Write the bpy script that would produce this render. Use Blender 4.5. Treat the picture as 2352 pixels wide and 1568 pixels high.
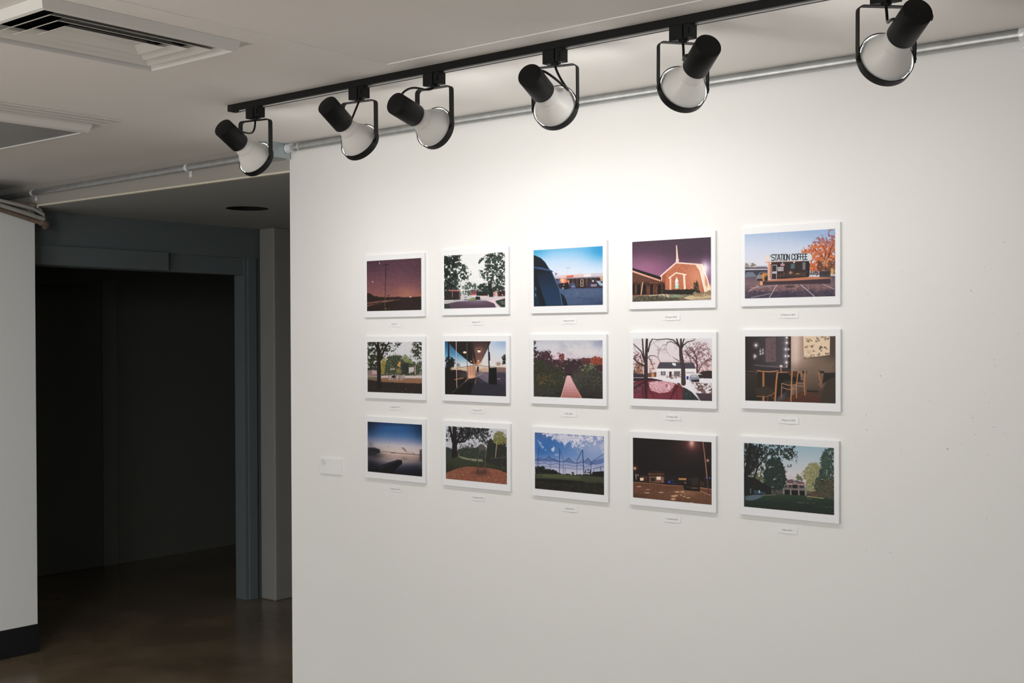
import bpy, bmesh, math, random
import numpy as np
from mathutils import Vector, Matrix

for o in list(bpy.data.objects): bpy.data.objects.remove(o, do_unlink=True)
SC = bpy.context.scene
COL = SC.collection

# ---------------------------------------------------------------- camera
CAM_POS = (3.8949, -3.3332, 1.638)
YAW, PITCH, ROLL = 0.6868, -0.0082, -0.0041
_fw = Vector((-math.sin(YAW)*math.cos(PITCH), math.cos(YAW)*math.cos(PITCH), math.sin(PITCH)))
_rt = Vector((math.cos(YAW), math.sin(YAW), 0.0))
_up = _rt.cross(_fw)
_r = _rt*math.cos(ROLL) + _up*math.sin(ROLL)
_u = _up*math.cos(ROLL) - _rt*math.sin(ROLL)
camd = bpy.data.cameras.new('camera')
camd.sensor_width = 36.0
camd.lens = 2804.05*36.0/2352.0
camd.shift_y = 12.08/2352.0
camd.clip_start = 0.05
cam = bpy.data.objects.new('camera', camd)
M = Matrix((( _r.x, _u.x, -_fw.x), (_r.y, _u.y, -_fw.y), (_r.z, _u.z, -_fw.z))).to_4x4()
M.translation = Vector(CAM_POS)
cam.matrix_world = M
COL.objects.link(cam)
SC.camera = cam

# ---------------------------------------------------------------- world, exposure
w = bpy.data.worlds.new('gallery_surroundings'); SC.world = w
w.use_nodes = True
bgn = w.node_tree.nodes['Background']
bgn.inputs['Color'].default_value = (0.955, 0.98, 1.0, 1)
bgn.inputs['Strength'].default_value = 2.5
SC.view_settings.view_transform = 'Standard'
SC.view_settings.look = 'None'
SC.view_settings.gamma = 1.0
SC.view_settings.use_curve_mapping = False
SC.view_settings.exposure = 0.0

SPOT_W = 5.5          # track lamps
AIM = -1.75
CORRIDOR_W = 1.6       # unseen light added inside the corridor
def area(name, loc, rot, size, size_y, power, color):
    l = bpy.data.lights.new(name, 'AREA'); l.shape = 'RECTANGLE'
    l.size = size; l.size_y = size_y; l.energy = power; l.color = color
    o = bpy.data.objects.new(name, l); o.location = loc; o.rotation_euler = rot
    COL.objects.link(o); return o
# unseen fill lights added for brightness: left wall, ceiling and corridor
sl = bpy.data.lights.new('left_wall_fill', 'SPOT'); sl.energy = 135; sl.color = (0.98, 1.0, 1.0)  # added spot, out of view, brightens the lower left wall
sl.spot_size = math.radians(62); sl.spot_blend = 1.0; sl.shadow_soft_size = 0.30
slo = bpy.data.objects.new('left_wall_fill', sl); slo.location = (1.6, -3.4, 2.36)
slo.rotation_mode = 'QUATERNION'
slo.rotation_quaternion = (Vector((1.6, -3.4, 2.36))-Vector((-2.07, -0.55, 0.35))).to_track_quat('Z', 'Y')
COL.objects.link(slo)
area('ceiling_fill', (0.9, -4.7, 0.6), (math.pi, 0, 0), 0.5, 0.5, 76, (1.0, 0.935, 0.85))  # added upward light behind the camera, lifts the ceiling tone
area('corridor_fill', (1.1, 1.15, 2.30), (0, 0, 0), 0.3, 0.3, CORRIDOR_W, (0.95, 1.0, 0.93))  # added light hidden behind the print wall, brightens the corridor

# ---------------------------------------------------------------- helpers
def srgb(r, g, b):
    f = lambda c: (c/12.92 if c <= 0.04045 else ((c+0.055)/1.055)**2.4)
    return (f(r/255.0), f(g/255.0), f(b/255.0), 1.0)

def mat(name, col, rough=0.6, metal=0.0, noise=0.0, nscale=8.0, bump=0.0, bscale=200.0,
        emit=None, estr=0.0, spec=0.5):
    m = bpy.data.materials.new(name); m.use_nodes = True
    nt = m.node_tree; b = nt.nodes['Principled BSDF']
    b.inputs['Base Color'].default_value = (col[0], col[1], col[2], 1)
    b.inputs['Roughness'].default_value = rough
    b.inputs['Metallic'].default_value = metal
    b.inputs['Specular IOR Level'].default_value = spec
    tc = nt.nodes.new('ShaderNodeTexCoord')
    if noise > 0:
        n = nt.nodes.new('ShaderNodeTexNoise'); n.inputs['Scale'].default_value = nscale
        n.inputs['Detail'].default_value = 6
        r = nt.nodes.new('ShaderNodeMapRange')
        r.inputs['To Min'].default_value = 1-noise; r.inputs['To Max'].default_value = 1+noise
        mx = nt.nodes.new('ShaderNodeVectorMath'); mx.operation = 'SCALE'
        mx.inputs[0].default_value = col[:3]
        nt.links.new(tc.outputs['Object'], n.inputs['Vector'])
        nt.links.new(n.outputs['Fac'], r.inputs['Value'])
        nt.links.new(r.outputs['Result'], mx.inputs['Scale'])
        nt.links.new(mx.outputs['Vector'], b.inputs['Base Color'])
    if bump > 0:
        n2 = nt.nodes.new('ShaderNodeTexNoise'); n2.inputs['Scale'].default_value = bscale
        n2.inputs['Detail'].default_value = 3
        bp = nt.nodes.new('ShaderNodeBump'); bp.inputs['Strength'].default_value = bump
        bp.inputs['Distance'].default_value = 0.002
        nt.links.new(tc.outputs['Object'], n2.inputs['Vector'])
        nt.links.new(n2.outputs['Fac'], bp.inputs['Height'])
        nt.links.new(bp.outputs['Normal'], b.inputs['Normal'])
    if emit:
        b.inputs['Emission Color'].default_value = (emit[0], emit[1], emit[2], 1)
        b.inputs['Emission Strength'].default_value = estr
    return m

def bm_box(bm, x0, x1, y0, y1, z0, z1):
    v = [bm.verts.new((x, y, z)) for z in (z0, z1) for y in (y0, y1) for x in (x0, x1)]
    for f in ((0,2,3,1), (4,5,7,6), (0,1,5,4), (2,6,7,3), (0,4,6,2), (1,3,7,5)):
        bm.faces.new([v[i] for i in f])

def make(name, bm, m, parent=None, smooth=False, bevel=0.0, seg=2):
    bmesh.ops.recalc_face_normals(bm, faces=bm.faces[:])
    if bevel > 0:
        es = [e for e in bm.edges if len(e.link_faces) == 2 and e.calc_face_angle(0) > 0.6]
        bmesh.ops.bevel(bm, geom=es, offset=bevel, segments=seg, affect='EDGES', profile=0.6)
    me = bpy.data.meshes.new(name); bm.to_mesh(me); bm.free()
    if smooth:
        for p in me.polygons: p.use_smooth = True
        try: me.set_sharp_from_angle(angle=math.radians(38))
        except Exception: pass
    me.materials.append(m)
    o = bpy.data.objects.new(name, me); COL.objects.link(o)
    if parent: o.parent = parent
    return o

def box(name, x0, x1, y0, y1, z0, z1, m, parent=None, bevel=0.0):
    bm = bmesh.new(); bm_box(bm, x0, x1, y0, y1, z0, z1)
    return make(name, bm, m, parent, bevel=bevel)

def struct(o): o['kind'] = 'structure'; return o

def tag(o, label, cat, group=None):
    o['label'] = label; o['category'] = cat
    if group: o['group'] = group
    return o

def empty(name, loc, rotz=0.0):
    o = bpy.data.objects.new(name, None); o.empty_display_size = 0.05
    o.location = loc; o.rotation_euler = (0, 0, rotz); COL.objects.link(o); return o

def bm_tube(bm, pts, rad, seg=16, caps=True):
    pts = [Vector(p) for p in pts]; rings = []
    t0 = (pts[1]-pts[0]).normalized()
    ref = Vector((0,0,1)) if abs(t0.z) < 0.9 else Vector((1,0,0))
    n = t0.cross(ref).normalized()
    for i, p in enumerate(pts):
        t = (pts[min(i+1, len(pts)-1)]-pts[max(i-1, 0)]).normalized()
        n = (n - t*n.dot(t)).normalized(); b = t.cross(n)
        r = rad[i] if isinstance(rad, (list, tuple)) else rad
        rings.append([bm.verts.new(p + (n*math.cos(a)+b*math.sin(a))*r)
                      for a in [2*math.pi*k/seg for k in range(seg)]])
    for a, b_ in zip(rings, rings[1:]):
        for k in range(seg):
            bm.faces.new((a[k], a[(k+1) % seg], b_[(k+1) % seg], b_[k]))
    if caps:
        bm.faces.new(rings[0][::-1]); bm.faces.new(rings[-1])

def bm_lathe(bm, prof, origin, axis, seg=40, close=False):
    """prof: list of (s along axis, r)."""
    o = Vector(origin); ax = Vector(axis).normalized()
    ref = Vector((0,0,1)) if abs(ax.z) < 0.95 else Vector((1,0,0))
    n = ax.cross(ref).normalized(); b = ax.cross(n)
    rings = []
    for s, r in prof:
        if r < 1e-6: rings.append([bm.verts.new(o+ax*s)]); continue
        rings.append([bm.verts.new(o+ax*s+(n*math.cos(t)+b*math.sin(t))*r)
                      for t in [2*math.pi*k/seg for k in range(seg)]])
    if close: rings.append(rings[0])
    for a, c in zip(rings, rings[1:]):
        for k in range(seg):
            k2 = (k+1) % seg
            if len(a) == 1 and len(c) == 1: continue
            if len(a) == 1: bm.faces.new((a[0], c[k2], c[k]))
            elif len(c) == 1: bm.faces.new((a[k], a[k2], c[0]))
            else: bm.faces.new((a[k], a[k2], c[k2], c[k]))

def bezier(p, n=14):
    p = [Vector(q) for q in p]; out = []
    for i in range(n+1):
        t = i/n; q = p[:]
        while len(q) > 1: q = [q[k].lerp(q[k+1], t) for k in range(len(q)-1)]
        out.append(q[0])
    return out

# ---------------------------------------------------------------- materials
M_WALL = mat('matt_white_wall_paint', (0.80, 0.792, 0.775), 0.75, noise=0.012, nscale=3.5, bump=0.10, bscale=260)
M_LEFT = mat('left_wall_paint', (0.84, 0.855, 0.85), 0.8, noise=0.02, nscale=3, bump=0.12, bscale=240)
M_CEIL = mat('ceiling_paint', (0.84, 0.815, 0.785), 0.85, noise=0.04, nscale=1.6, bump=0.25, bscale=320)
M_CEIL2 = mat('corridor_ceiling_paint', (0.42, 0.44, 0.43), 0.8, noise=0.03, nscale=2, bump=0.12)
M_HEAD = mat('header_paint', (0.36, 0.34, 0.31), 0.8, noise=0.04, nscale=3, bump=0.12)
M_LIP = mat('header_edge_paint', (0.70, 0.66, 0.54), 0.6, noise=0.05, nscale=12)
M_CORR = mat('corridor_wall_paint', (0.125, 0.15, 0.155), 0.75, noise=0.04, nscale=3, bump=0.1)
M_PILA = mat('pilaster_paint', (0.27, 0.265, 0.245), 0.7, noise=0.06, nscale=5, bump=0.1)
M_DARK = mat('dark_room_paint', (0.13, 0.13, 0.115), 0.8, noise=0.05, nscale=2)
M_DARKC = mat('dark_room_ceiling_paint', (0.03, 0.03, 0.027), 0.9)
M_BASE = mat('black_rubber_base', (0.012, 0.012, 0.014), 0.45)
M_BLACK = mat('black_powder_coat', (0.0055, 0.0062, 0.006), 0.5, bump=0.12, bscale=900, spec=0.22)
M_BLACKG = mat('black_smooth_plastic', (0.007, 0.007, 0.0075), 0.36, spec=0.3)
M_GALV = mat('galvanised_steel', (0.50, 0.515, 0.515), 0.46, metal=0.85, noise=0.25, nscale=28, bump=0.1, bscale=60)
M_GALVB = mat('galvanised_box_steel', (0.50, 0.57, 0.60), 0.42, metal=0.85, noise=0.15, nscale=22)
M_ZINC = mat('bright_zinc', (0.85, 0.87, 0.9), 0.22, metal=0.25)
M_VENT = mat('vent_enamel', (0.68, 0.67, 0.645), 0.55, noise=0.03, nscale=9)
M_DUCT = mat('duct_lining', (0.006, 0.008, 0.009), 0.9)
M_FIXT = mat('fixture_enamel', (0.66, 0.645, 0.62), 0.5)
M_FIXL = mat('fixture_lens', (0.30, 0.30, 0.305), 0.5)
M_PIPEB = mat('brown_rusty_pipe', (0.20, 0.145, 0.11), 0.7, noise=0.35, nscale=20)
M_PIPEG = mat('grey_painted_pipe', (0.42, 0.41, 0.39), 0.6, noise=0.15, nscale=20)
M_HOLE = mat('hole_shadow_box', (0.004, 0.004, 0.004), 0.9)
M_BULB = mat('frosted_bulb_glass', (0.80, 0.79, 0.765), 0.38, noise=0.02, nscale=30)
M_NECK = mat('bulb_neck_plastic', (0.83, 0.815, 0.80), 0.45)
M_FACE = mat('lit_bulb_face', (0.9, 0.9, 0.88), 0.4, emit=(1.0, 0.985, 0.955), estr=29.0)
M_STRIP = mat('track_channel_insulator', (0.85, 0.85, 0.85), 0.5)
M_PAPER = mat('print_white_border', (0.80, 0.805, 0.82), 0.5)
M_PSIDE = mat('print_board_edge', (0.66, 0.655, 0.63), 0.7)
M_CARD = mat('caption_card_stock', (0.80, 0.795, 0.785), 0.7)
M_INK = mat('grey_print_ink', (0.22, 0.215, 0.21), 0.7)
M_SPOT = mat('nail_hole_dirt', (0.30, 0.28, 0.26), 0.9)
M_SCUFF = mat('scuff_grey', (0.60, 0.595, 0.585), 0.8)

def floor_mat():
    m = bpy.data.materials.new('polished_brown_concrete'); m.use_nodes = True
    nt = m.node_tree; b = nt.nodes['Principled BSDF']
    tc = nt.nodes.new('ShaderNodeTexCoord')
    n = nt.nodes.new('ShaderNodeTexNoise'); n.inputs['Scale'].default_value = 2.2; n.inputs['Detail'].default_value = 8
    cr = nt.nodes.new('ShaderNodeValToRGB')
    cr.color_ramp.elements[0].position = 0.3; cr.color_ramp.elements[0].color = (0.11, 0.08, 0.052, 1)
    cr.color_ramp.elements[1].position = 0.72; cr.color_ramp.elements[1].color = (0.22, 0.165, 0.11, 1)
    nt.links.new(tc.outputs['Object'], n.inputs['Vector']); nt.links.new(n.outputs['Fac'], cr.inputs['Fac'])
    nt.links.new(cr.outputs['Color'], b.inputs['Base Color'])
    n2 = nt.nodes.new('ShaderNodeTexNoise'); n2.inputs['Scale'].default_value = 1.4; n2.inputs['Detail'].default_value = 4
    mr = nt.nodes.new('ShaderNodeMapRange'); mr.inputs['To Min'].default_value = 0.12; mr.inputs['To Max'].default_value = 0.32
    nt.links.new(tc.outputs['Object'], n2.inputs['Vector']); nt.links.new(n2.outputs['Fac'], mr.inputs['Value'])
    nt.links.new(mr.outputs['Result'], b.inputs['Roughness'])
    n3 = nt.nodes.new('ShaderNodeTexNoise'); n3.inputs['Scale'].default_value = 5.0
    bp = nt.nodes.new('ShaderNodeBump'); bp.inputs['Strength'].default_value = 0.12; bp.inputs['Distance'].default_value = 0.004
    nt.links.new(tc.outputs['Object'], n3.inputs['Vector']); nt.links.new(n3.outputs['Fac'], bp.inputs['Height'])
    nt.links.new(bp.outputs['Normal'], b.inputs['Normal'])
    return m
M_FLOOR = floor_mat()

# ---------------------------------------------------------------- room shell (x along the print wall, y into it, z up)
CZ = 2.438      # gallery ceiling
HZ = 2.3225     # underside of header and corridor ceiling
VX0, VX1, VY0, VY1 = 0.842, 1.235, -1.815, -1.250     # vent
SX, SY, SD = 1.335, -0.785, 0.003                      # slightly raised ceiling panel

struct(box('floor', -4.3, 7.2, -13.0, 3.6, -0.08, 0.0, M_FLOOR))
struct(box('wall_side', 7.0, 7.15, -6.5, 0.12, 0.0, CZ, M_WALL))

wall_main = struct(box('wall_right', -0.025, 7.0, 0.0, 0.12, 0.0, CZ, M_WALL))

# gallery ceiling: pieces around the vent opening and the raised panel
bm = bmesh.new()
T = 0.10
hx0, hx1, hy0, hy1 = VX0+0.022, VX1-0.022, VY0+0.022, VY1-0.022
bm_box(bm, -4.3, hx0, -6.5, 0.12, CZ, CZ+T)
bm_box(bm, hx0, hx1, -6.5, hy0, CZ, CZ+T)
bm_box(bm, hx0, hx1, hy1, 0.12, CZ, CZ+T)
bm_box(bm, hx1, SX, -6.5, 0.12, CZ, CZ+T)
bm_box(bm, SX, 7.0, SY, 0.12, CZ, CZ+T)
bm_box(bm, SX, 7.0, -6.5, SY, CZ+SD, CZ+T)
struct(make('ceiling', bm, M_CEIL))

bm = bmesh.new()   # its top corner slopes down towards the opening, under the pipes
pf = [(0.021, 0.0), (0.021, 2.247), (-0.19, 2.296), (-0.80, CZ), (-6.5, CZ), (-6.5, 0.0)]
va = [bm.verts.new((-2.2245, y, z)) for y, z in pf]; vb = [bm.verts.new((-2.075, y, z)) for y, z in pf]
for k in range(6): bm.faces.new((va[k], va[(k+1) % 6], vb[(k+1) % 6], vb[k]))
bm.faces.new(va); bm.faces.new(vb[::-1])
struct(make('wall_left', bm, M_LEFT))
bm = bmesh.new()
bm_box(bm, -4.3, -2.2245, 0.0, 0.02, 0.0, 2.25); bm_box(bm, -4.35, -4.3, -6.5, 0.021, 0.0, CZ); bm_box(bm, -4.3, -2.2245, -3.05, -3.0, 0.0, 2.30)
struct(make('wall_outer', bm, M_LEFT))
struct(box('baseboard_left', -2.075, -2.066, -6.5, 0.024, 0.0, 0.147, M_BASE))
# header over the opening, in the plane of the print wall, with a pale painted bead along its lower edge
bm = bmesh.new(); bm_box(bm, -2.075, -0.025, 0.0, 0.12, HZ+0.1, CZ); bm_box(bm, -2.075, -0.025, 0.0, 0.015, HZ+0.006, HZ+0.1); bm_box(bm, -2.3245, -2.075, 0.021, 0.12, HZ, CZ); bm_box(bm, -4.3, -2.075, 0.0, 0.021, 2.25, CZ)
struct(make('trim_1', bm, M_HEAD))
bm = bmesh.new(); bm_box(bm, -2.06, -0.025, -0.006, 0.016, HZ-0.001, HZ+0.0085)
struct(make('trim_2', bm, M_LIP, bevel=0.003))

# corridor behind
bm = bmesh.new()
hcx, hcy, hr = -1.292, 0.785, 0.113
N = 40
outer = [(-2.32, 0.12), (3.6, 0.12), (3.6, 2.4), (-2.32, 2.4)]
ring = [bm.verts.new((hcx+hr*math.cos(2*math.pi*k/N), hcy+hr*math.sin(2*math.pi*k/N), HZ)) for k in range(N)]
# square around the round opening, then the remaining rectangles
q = 0.2
sq = []
for k in range(N):
    a = 2*math.pi*k/N; c, s = math.cos(a), math.sin(a); f_ = q/max(abs(c), abs(s))
    sq.append(bm.verts.new((hcx+c*f_, hcy+s*f_, HZ)))
for k in range(N):
    bm.faces.new((ring[k], ring[(k+1) % N], sq[(k+1) % N], sq[k]))
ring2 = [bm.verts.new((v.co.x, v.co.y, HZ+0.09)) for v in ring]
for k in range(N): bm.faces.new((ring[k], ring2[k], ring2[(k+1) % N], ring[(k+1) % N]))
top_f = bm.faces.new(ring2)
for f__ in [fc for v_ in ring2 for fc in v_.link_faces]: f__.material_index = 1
bm_box(bm, -2.32, hcx-q, 0.12, 2.4, HZ, HZ+0.1); bm_box(bm, -2.075, -0.025, 0.015, 0.12, HZ, HZ+0.1)
bm_box(bm, hcx+q, 3.6, 0.12, 2.4, HZ, HZ+0.1)
bm_box(bm, hcx-q, hcx+q, 0.12, hcy-q, HZ, HZ+0.1)
bm_box(bm, hcx-q, hcx+q, hcy+q, 2.4, HZ, HZ+0.1)
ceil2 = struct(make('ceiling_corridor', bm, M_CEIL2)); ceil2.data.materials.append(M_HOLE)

# corridor's left side wall with a wide opening
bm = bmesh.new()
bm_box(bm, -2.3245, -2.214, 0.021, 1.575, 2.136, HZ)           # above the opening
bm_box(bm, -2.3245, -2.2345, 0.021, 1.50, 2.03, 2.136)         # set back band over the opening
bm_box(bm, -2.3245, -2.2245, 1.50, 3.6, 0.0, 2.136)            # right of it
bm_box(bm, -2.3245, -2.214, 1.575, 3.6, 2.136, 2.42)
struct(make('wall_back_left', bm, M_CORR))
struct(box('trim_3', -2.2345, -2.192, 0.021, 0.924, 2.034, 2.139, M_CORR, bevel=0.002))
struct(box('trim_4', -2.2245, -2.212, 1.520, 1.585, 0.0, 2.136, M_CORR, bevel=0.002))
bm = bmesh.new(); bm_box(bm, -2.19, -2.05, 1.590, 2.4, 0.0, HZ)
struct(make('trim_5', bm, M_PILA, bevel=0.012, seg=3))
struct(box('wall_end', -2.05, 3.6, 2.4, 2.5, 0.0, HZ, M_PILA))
struct(box('wall_corridor_right', 3.5, 3.6, 0.12, 2.4, 0.0, HZ, M_CORR))
# dark room seen through the opening
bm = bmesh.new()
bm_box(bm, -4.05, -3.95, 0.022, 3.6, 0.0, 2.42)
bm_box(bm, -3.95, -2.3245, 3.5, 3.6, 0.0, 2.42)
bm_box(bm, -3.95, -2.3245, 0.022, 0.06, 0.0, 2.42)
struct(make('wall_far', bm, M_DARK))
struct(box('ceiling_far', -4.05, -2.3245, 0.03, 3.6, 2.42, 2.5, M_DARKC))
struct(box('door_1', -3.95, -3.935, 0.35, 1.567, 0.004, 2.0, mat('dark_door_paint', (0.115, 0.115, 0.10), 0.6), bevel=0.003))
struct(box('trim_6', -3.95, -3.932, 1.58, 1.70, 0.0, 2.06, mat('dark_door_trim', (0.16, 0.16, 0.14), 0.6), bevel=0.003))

# ---------------------------------------------------------------- ceiling vent
def rect_ring(bm, cx, cy, loops):
    """loops: list of (half x, half y, z); consecutive loops are skinned."""
    vs = [[bm.verts.new((cx+sx*a, cy+sy*b, z)) for sx, sy in ((-1,-1),(1,-1),(1,1),(-1,1))] for a, b, z in loops]
    for p, q_ in zip(vs, vs[1:]):
        for k in range(4): bm.faces.new((p[k], p[(k+1) % 4], q_[(k+1) % 4], q_[k]))
    return vs

vcx, vcy = (VX0+VX1)/2, (VY0+VY1)/2
vhx, vhy = (VX1-VX0)/2, (VY1-VY0)/2
vent = tag(empty('ceiling_vent', (vcx, vcy, CZ)), 'off-white rectangular ceiling vent with nested sloping louvres and black gaps', 'vent')
def at_vent(bm):
    bmesh.ops.translate(bm, verts=bm.verts[:], vec=(-vcx, -vcy, -CZ))
bm = bmesh.new()
vs = rect_ring(bm, vcx, vcy, [(vhx+0.006, vhy+0.006, CZ-0.0005), (vhx, vhy, CZ-0.026), (vhx-0.008, vhy-0.008, CZ-0.029),
                         (vhx-0.026, vhy-0.026, CZ+0.012), (vhx-0.029, vhy-0.029, CZ+0.012),
                         (vhx-0.012, vhy-0.012, CZ-0.022), (vhx-0.004, vhy-0.004, CZ-0.001), (vhx+0.006, vhy+0.006, CZ-0.0005)])
at_vent(bm); make('frame', bm, M_VENT, vent)
for k, (a, b, dep) in enumerate(((0.149, 0.236, 0.0155), (0.105, 0.191, 0.0155), (0.062, 0.146, 0.0135))):
    bm = bmesh.new()
    z0 = CZ-0.026+0.002*k
    rect_ring(bm, vcx, vcy, [(a, b, z0), (a-0.034, b-0.034, z0+dep), (a-0.0355, b-0.0355, z0+dep+0.003), (a-0.033, b-0.033, z0+dep+0.003),
                             (a-0.0315, b-0.0315, z0+dep+0.0005), (a+0.001, b+0.001, z0+0.001), (a, b, z0)])
    if k == 2:
        vs = [bm.verts.new((vcx+sx*(a-0.034), vcy+sy*(b-0.034), z0+dep)) for sx, sy in ((-1,-1),(1,-1),(1,1),(-1,1))]
        bm.faces.new(vs)
    at_vent(bm); make('louvre', bm, M_VENT, vent)
bm = bmesh.new()
bm_box(bm, hx0, hx1, hy0, hy1, CZ+0.16, CZ+0.165)
for args in ((hx0, hx0+0.004, hy0, hy1), (hx1-0.004, hx1, hy0, hy1), (hx0+0.004, hx1-0.004, hy0, hy0+0.004), (hx0+0.004, hx1-0.004, hy1-0.004, hy1)):
    bm_box(bm, *args, CZ+0.013, CZ+0.16)
at_vent(bm); make('duct', bm, M_DUCT, vent)

# ---------------------------------------------------------------- flat box fixture on the ceiling
fx = tag(empty('ceiling_fixture', (-0.85, -1.35, CZ)), 'shallow off-white rectangular fixture on the ceiling with a dull grey unlit underside', 'ceiling fixture')
def rel(bm, o): bmesh.ops.translate(bm, verts=bm.verts[:], vec=tuple(-c for c in o.location)); return bm
X0, X1, Y0, Y1 = -1.42, -0.195, -1.90, -0.805
bm = bmesh.new()
cx_, cy_, ax_, ay_ = (X0+X1)/2, (Y0+Y1)/2, (X1-X0)/2, (Y1-Y0)/2
rect_ring(bm, cx_, cy_, [(ax_, ay_, CZ), (ax_, ay_, CZ-0.012), (ax_-0.010, ay_-0.004, CZ-0.030), (ax_-0.018, ay_-0.008, CZ-0.036),
                         (ax_-0.030, ay_-0.020, CZ-0.036), (ax_-0.032, ay_-0.022, CZ-0.028)])
make('housing', rel(bm, fx), M_FIXT, fx)
bm = bmesh.new(); bm_box(bm, X0+0.03, X1-0.03, Y0+0.02, Y1-0.02, CZ-0.031, CZ-0.027)
make('diffuser', rel(bm, fx), M_FIXL, fx)
for k, (xa, ye, h) in enumerate(((-0.150, -0.800, 0.010), (-0.108, -0.785, 0.008), (-0.068, -0.768, 0.006))):
    bm = bmesh.new(); bm_box(bm, xa-0.014, xa+0.014, -1.90, ye, CZ-h, CZ)
    make('trim_strip', rel(bm, fx), M_FIXT, fx, bevel=0.003)

# ---------------------------------------------------------------- light track
TY = -0.6825; TW = 0.0175; TH = 0.022
track = tag(empty('light_track', (1.9, TY, CZ)), 'long straight black lighting track on the ceiling carrying six spotlights', 'light track')
def prism_x(bm, prof, x0, x1):
    a = [bm.verts.new((x0, y, z)) for y, z in prof]; b = [bm.verts.new((x1, y, z)) for y, z in prof]
    n = len(prof)
    for k in range(n): bm.faces.new((a[k], a[(k+1) % n], b[(k+1) % n], b[k]))
    bm.faces.new(a); bm.faces.new(b[::-1])
TX0, TX1 = 0.475, 3.70
prof = [(-TW, 0), (-TW, -TH), (-0.0065, -TH), (-0.0065, -0.006), (0.0095, -0.006), (0.0095, -TH), (TW, -TH), (TW, 0)]
bm = bmesh.new(); prism_x(bm, [(TY+y, CZ+z) for y, z in prof], TX0+0.03, TX1); make('rail', rel(bm, track), M_BLACK, track, bevel=0.0008, seg=1)
bm = bmesh.new(); bm_box(bm, TX0+0.03, TX1, TY+0.0080, TY+0.0094, CZ-TH+0.0005, CZ-0.007)
make('conductor_strip', rel(bm, track), M_STRIP, track)
bm = bmesh.new(); bm_box(bm, TX0, TX0+0.03, TY-TW-0.0006, TY+TW+0.0006, CZ-TH-0.0006, CZ)
make('end_cap', rel(bm, track), M_BLACKG, track, bevel=0.0015)

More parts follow.
